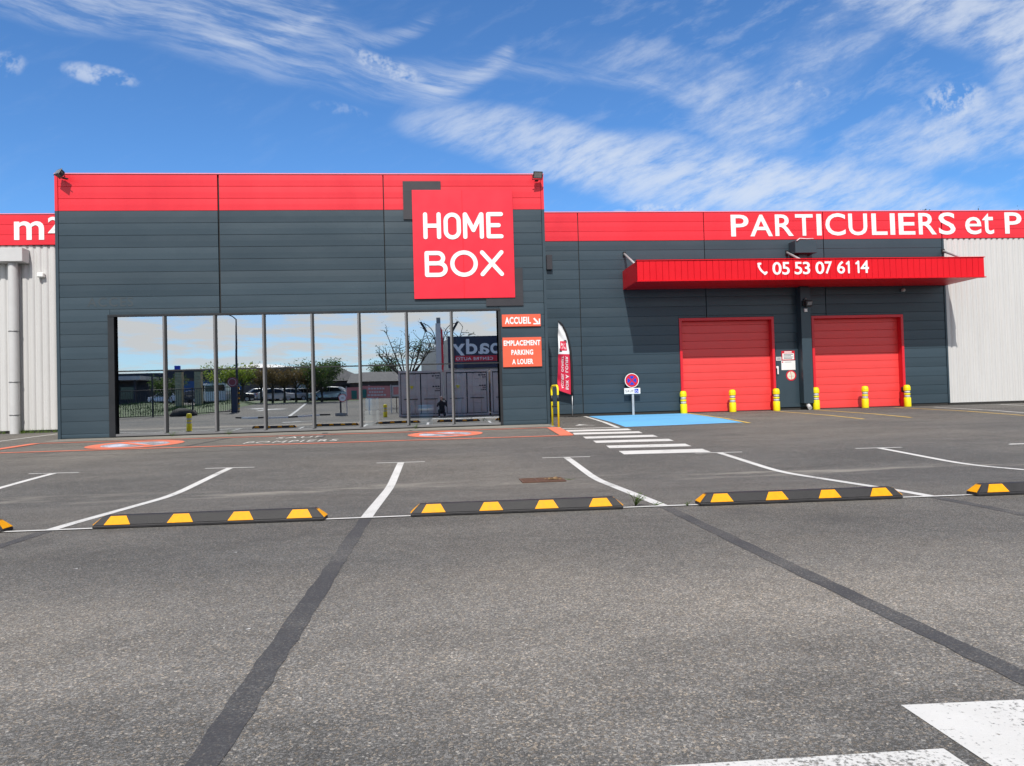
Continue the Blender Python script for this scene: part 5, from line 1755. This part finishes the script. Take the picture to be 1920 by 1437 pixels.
# banner on a rail
ba = thing('banner', 'long pink banner with two teal cards mirrored in the fifth and sixth panes', 'banner', (-5.2, -13, gz(-13)))
mb = MB()
for k in range(12):
    x0_, x1_ = -6.75+.25*k, -6.75+.25*(k+1)
    y0_, y1_ = -13+.015*math.sin(k*1.1), -13+.015*math.sin((k+1)*1.1)
    mb.add([(x0_, y0_, 1.13), (x1_, y1_, 1.15), (x1_, y1_, 1.99), (x0_, y0_, 1.99)], [(0, 1, 2, 3)])
    mb.add([(x0_, y0_-.01, 1.13), (x1_, y1_-.01, 1.15), (x1_, y1_-.01, 1.99), (x0_, y0_-.01, 1.99)], [(3, 2, 1, 0)])
mb.build('cloth', M_BANNER, ba, recalc=False)
for x in (-6.45, -5.75):
    MB().box(x, x+.38, -12.97, -12.96, 1.18, 1.76).build('card', M_TEAL, ba)
for z0_, a, b in ((1.74, -5.25, -4.1), (1.50, -5.2, -4.2), (1.28, -5.3, -4.0)):
    for k in range(6):
        xx = a+(b-a)*k/6
        MB().box(xx, xx+(b-a)/6-.05, -12.975, -12.968, z0_, z0_+.12).build('print_word', M_PIPE, ba)
for x in (-6.8, -5.2, -3.7): MB().box(x-.03, x+.03, -13.08, -13.02, gz(-13), 2.05).build('post', M_GALV, ba)
nb2 = thing('notice_board', 'small pale notice board between the pink banner and the containers, mirrored', 'notice board', (-3.3, -13, gz(-13)))
MB().box(-3.62, -3.02, -13.05, -13.0, 1.2, 2.0, .01).build('panel', M_PANEL, nb2)
MB().box(-3.52, -3.12, -12.999, -12.99, 1.35, 1.9).build('print_field', M_BANNER, nb2)
MB().box(-3.35, -3.29, -13.12, -13.06, gz(-13), 1.95).build('post', M_RUST, nb2)

# houses and halls


def hip_roof(parent, x0, x1, y0, y1, z0, z1, material, ov=.4):
    x0 -= ov; x1 += ov; y0 -= ov; y1 += ov
    d = min(x1-x0, y1-y0)/2
    if x1-x0 >= y1-y0: r = [(x0+d, (y0+y1)/2, z1), (x1-d+.01, (y0+y1)/2, z1)]; f = [(0, 1, 5, 4), (1, 2, 5), (2, 3, 4, 5), (3, 0, 4)]
    else: r = [((x0+x1)/2, y0+d, z1), ((x0+x1)/2, y1-d+.01, z1)]; f = [(0, 1, 4), (1, 2, 5, 4), (2, 3, 5), (3, 0, 4, 5)]
    mb = MB(); mb.add([(x0, y0, z0), (x1, y0, z0), (x1, y1, z0), (x0, y1, z0)]+r, f+[(3, 2, 1, 0)])
    return mb.build('roof', material, parent)


ho = thing('house', 'brown house with dark hip roof and chimney mirrored in the fifth pane', 'house', (-12, -52, gz(-52)))
MB().box(-15.5, -9.5, -56, -48, gz(-48)-.2, 3.4).build('wall', M_BRICKW, ho)
rf = hip_roof(ho, -15.5, -9.5, -56, -48, 3.4, 5.1, M_SLATE)
MB().box(-13.0, -12.5, -52.3, -51.8, 4.6, 5.5).build('chimney', M_BRICKW, rf)
for x in (-14.5, -12.0): MB().box(x, x+1.0, -48.0, -47.94, 1.8, 2.9).build('window', M_CARG, ho)
sh_ = thing('shed', 'long low shed with dark roof mirrored above the pink banner', 'building', (-7.5, -44, gz(-44)))
MB().box(-10.0, -3.2, -48, -41.5, gz(-41)-.2, 3.0).build('wall', M_BRICKW, sh_)
mb = MB(); mb.add([(-10.4, -41.1, 2.95), (-2.8, -41.1, 2.95), (-2.8, -45, 4.1), (-10.4, -45, 4.1), (-10.4, -48.4, 2.95), (-2.8, -48.4, 2.95)], [(0, 1, 2, 3), (3, 2, 5, 4), (0, 3, 4), (1, 5, 2), (0, 4, 5, 1)])
mb.build('roof', M_SLATE, sh_)
gh = thing('hall', 'wide dark hall with white domed roof mirrored behind the trees', 'building', (-28, -66, gz(-66)))
MB().box(-36.5, -20.0, -80, -62, gz(-62)-.2, 5.55).build('wall', M_BRICKW, gh)
MB().box(-36.7, -19.8, -62.0, -61.8, 4.6, 5.7).build('roof_edge', M_SLATE, gh)
MB().box(-20.0, -18.2, -80, -62.3, gz(-62)-.2, 5.3).build('side_wing', M_PANEL, gh)
dm = MB(); dm.lathe([(6.6, 5.6), (5.8, 5.95), (4.2, 6.35), (2.2, 6.6), (.2, 6.68)], (-26.0, -71, 0), 28); dm.build('domed_roof', M_SHEET, gh)
MB().box(-36.0, -27, -61.99, -61.9, 2.2, 4.2).build('blue_cladding', M_BLUEW, gh)
lh = thing('station_building', 'low dark building with wide flat canopy mirrored in the first pane', 'building', (-45, -60, gz(-60)))
MB().box(-62, -38.5, -72, -61, gz(-61)-.2, 4.6).build('wall', M_SLATE, lh)
MB().box(-62.5, -38, -63, -57, 4.4, 4.9).build('canopy_roof', M_PANEL, lh)
for x in (-56, -50, -44, -39): MB().box(x-.12, x+.12, -58, -57.76, gz(-58), 4.4).build('post', M_SLATE, lh)
MB().box(-60, -34, -90, -80, gz(-80)-.2, 6.2).build('rear_hall', M_SLATE, lh)
for x in range(-60, -40, 3): MB().box(x, x+1.6, -60.99, -60.9, 2.0, 3.6).build('window', M_CARG, lh)
kiosk = thing('kiosk', 'small kiosk with red roof mirrored at the left edge of the first pane', 'building', (-41.5, -47, gz(-47)))
MB().box(-43.5, -39.2, -49, -46, gz(-46)-.2, 2.7).build('wall', M_PANEL, kiosk)
hip_roof(kiosk, -43.5, -39.2, -49, -46, 2.7, 3.6, mat('faded_red_roof', (.42, .12, .10), .7, var=.1))
bs = thing('blue_sign_box', 'blue sign box on a mast mirrored above the second pane fence', 'sign', (-38.3, -71, gz(-71)))
MB().box(-38.75, -37.95, -71.3, -70.9, 5.4, 6.75, .03).build('box', M_SBLUE, bs)
MB().tube([(-38.35, -71.1, gz(-71)), (-38.35, -71.1, 5.4)], .12, 8).build('mast', M_SLATE, bs)
for i, (x0_, lab) in enumerate(((-23.9, 'left yellow stone gate pillar mirrored in the second pane'), (-22.2, 'right yellow stone gate pillar mirrored in the second pane'))):
    tp = thing('stone_pillar', lab, 'pillar', (x0_, -30, gz(-30)), 'mirrored stone gate pillars')
    k = 0
    z = gz(-30)-.05
    while z < 3.9:
        MB().box(x0_-.30+.01*(k % 2), x0_+.30-.01*((k+1) % 2), -30.3, -29.7, z, z+.235, .012).build('stone', M_STONE, tp)
        z += .245; k += 1
    MB().box(x0_-.36, x0_+.36, -30.36, -29.64, z, z+.10, .01).build('cap', M_SLATE, tp)
for x0_, x1_, y, lab in ((-25.2, -24.0, -38, 'small white van box mirrored between the stone pillars'), (-23.6, -21.7, -36, 'long white van mirrored right of the stone pillars')):
    tv = thing('van', lab, 'van', ((x0_+x1_)/2, y, gz(y)), 'mirrored white vans')
    z = gz(y)
    MB().box(x0_, x1_, y-2.2, y, z+.35, z+2.15, .10).build('box_body', M_CARW, tv)
    MB().box(x0_+.1, x1_-.1, y+.001, y+.02, z+1.35, z+1.95).build('rear_window', M_CARG, tv)
    for x in (x0_+.25, x1_-.25):
        for yy in (y-.4, y-1.8): MB().tube([(x-.1, yy, z+.3), (x+.1, yy, z+.3)], .3, 14).build('wheel', M_TYRE, tv)
# dark rock by the gate
rk = MB()
rk.lathe([(.9, 0), (.95, .15), (.7, .42), (.35, .55), (.05, .58)], (-19.6, -18.4, gz(-18.4)-.02), 14)
rk.v = [(x+.12*math.sin(y*9), y+.10*math.sin(x*7), z+.05*math.sin(x*5+y*3)) for x, y, z in rk.v]
tag(rk.build('rock', M_PLINTH), 'dark rock lying before the mirrored bar fence', 'rock')
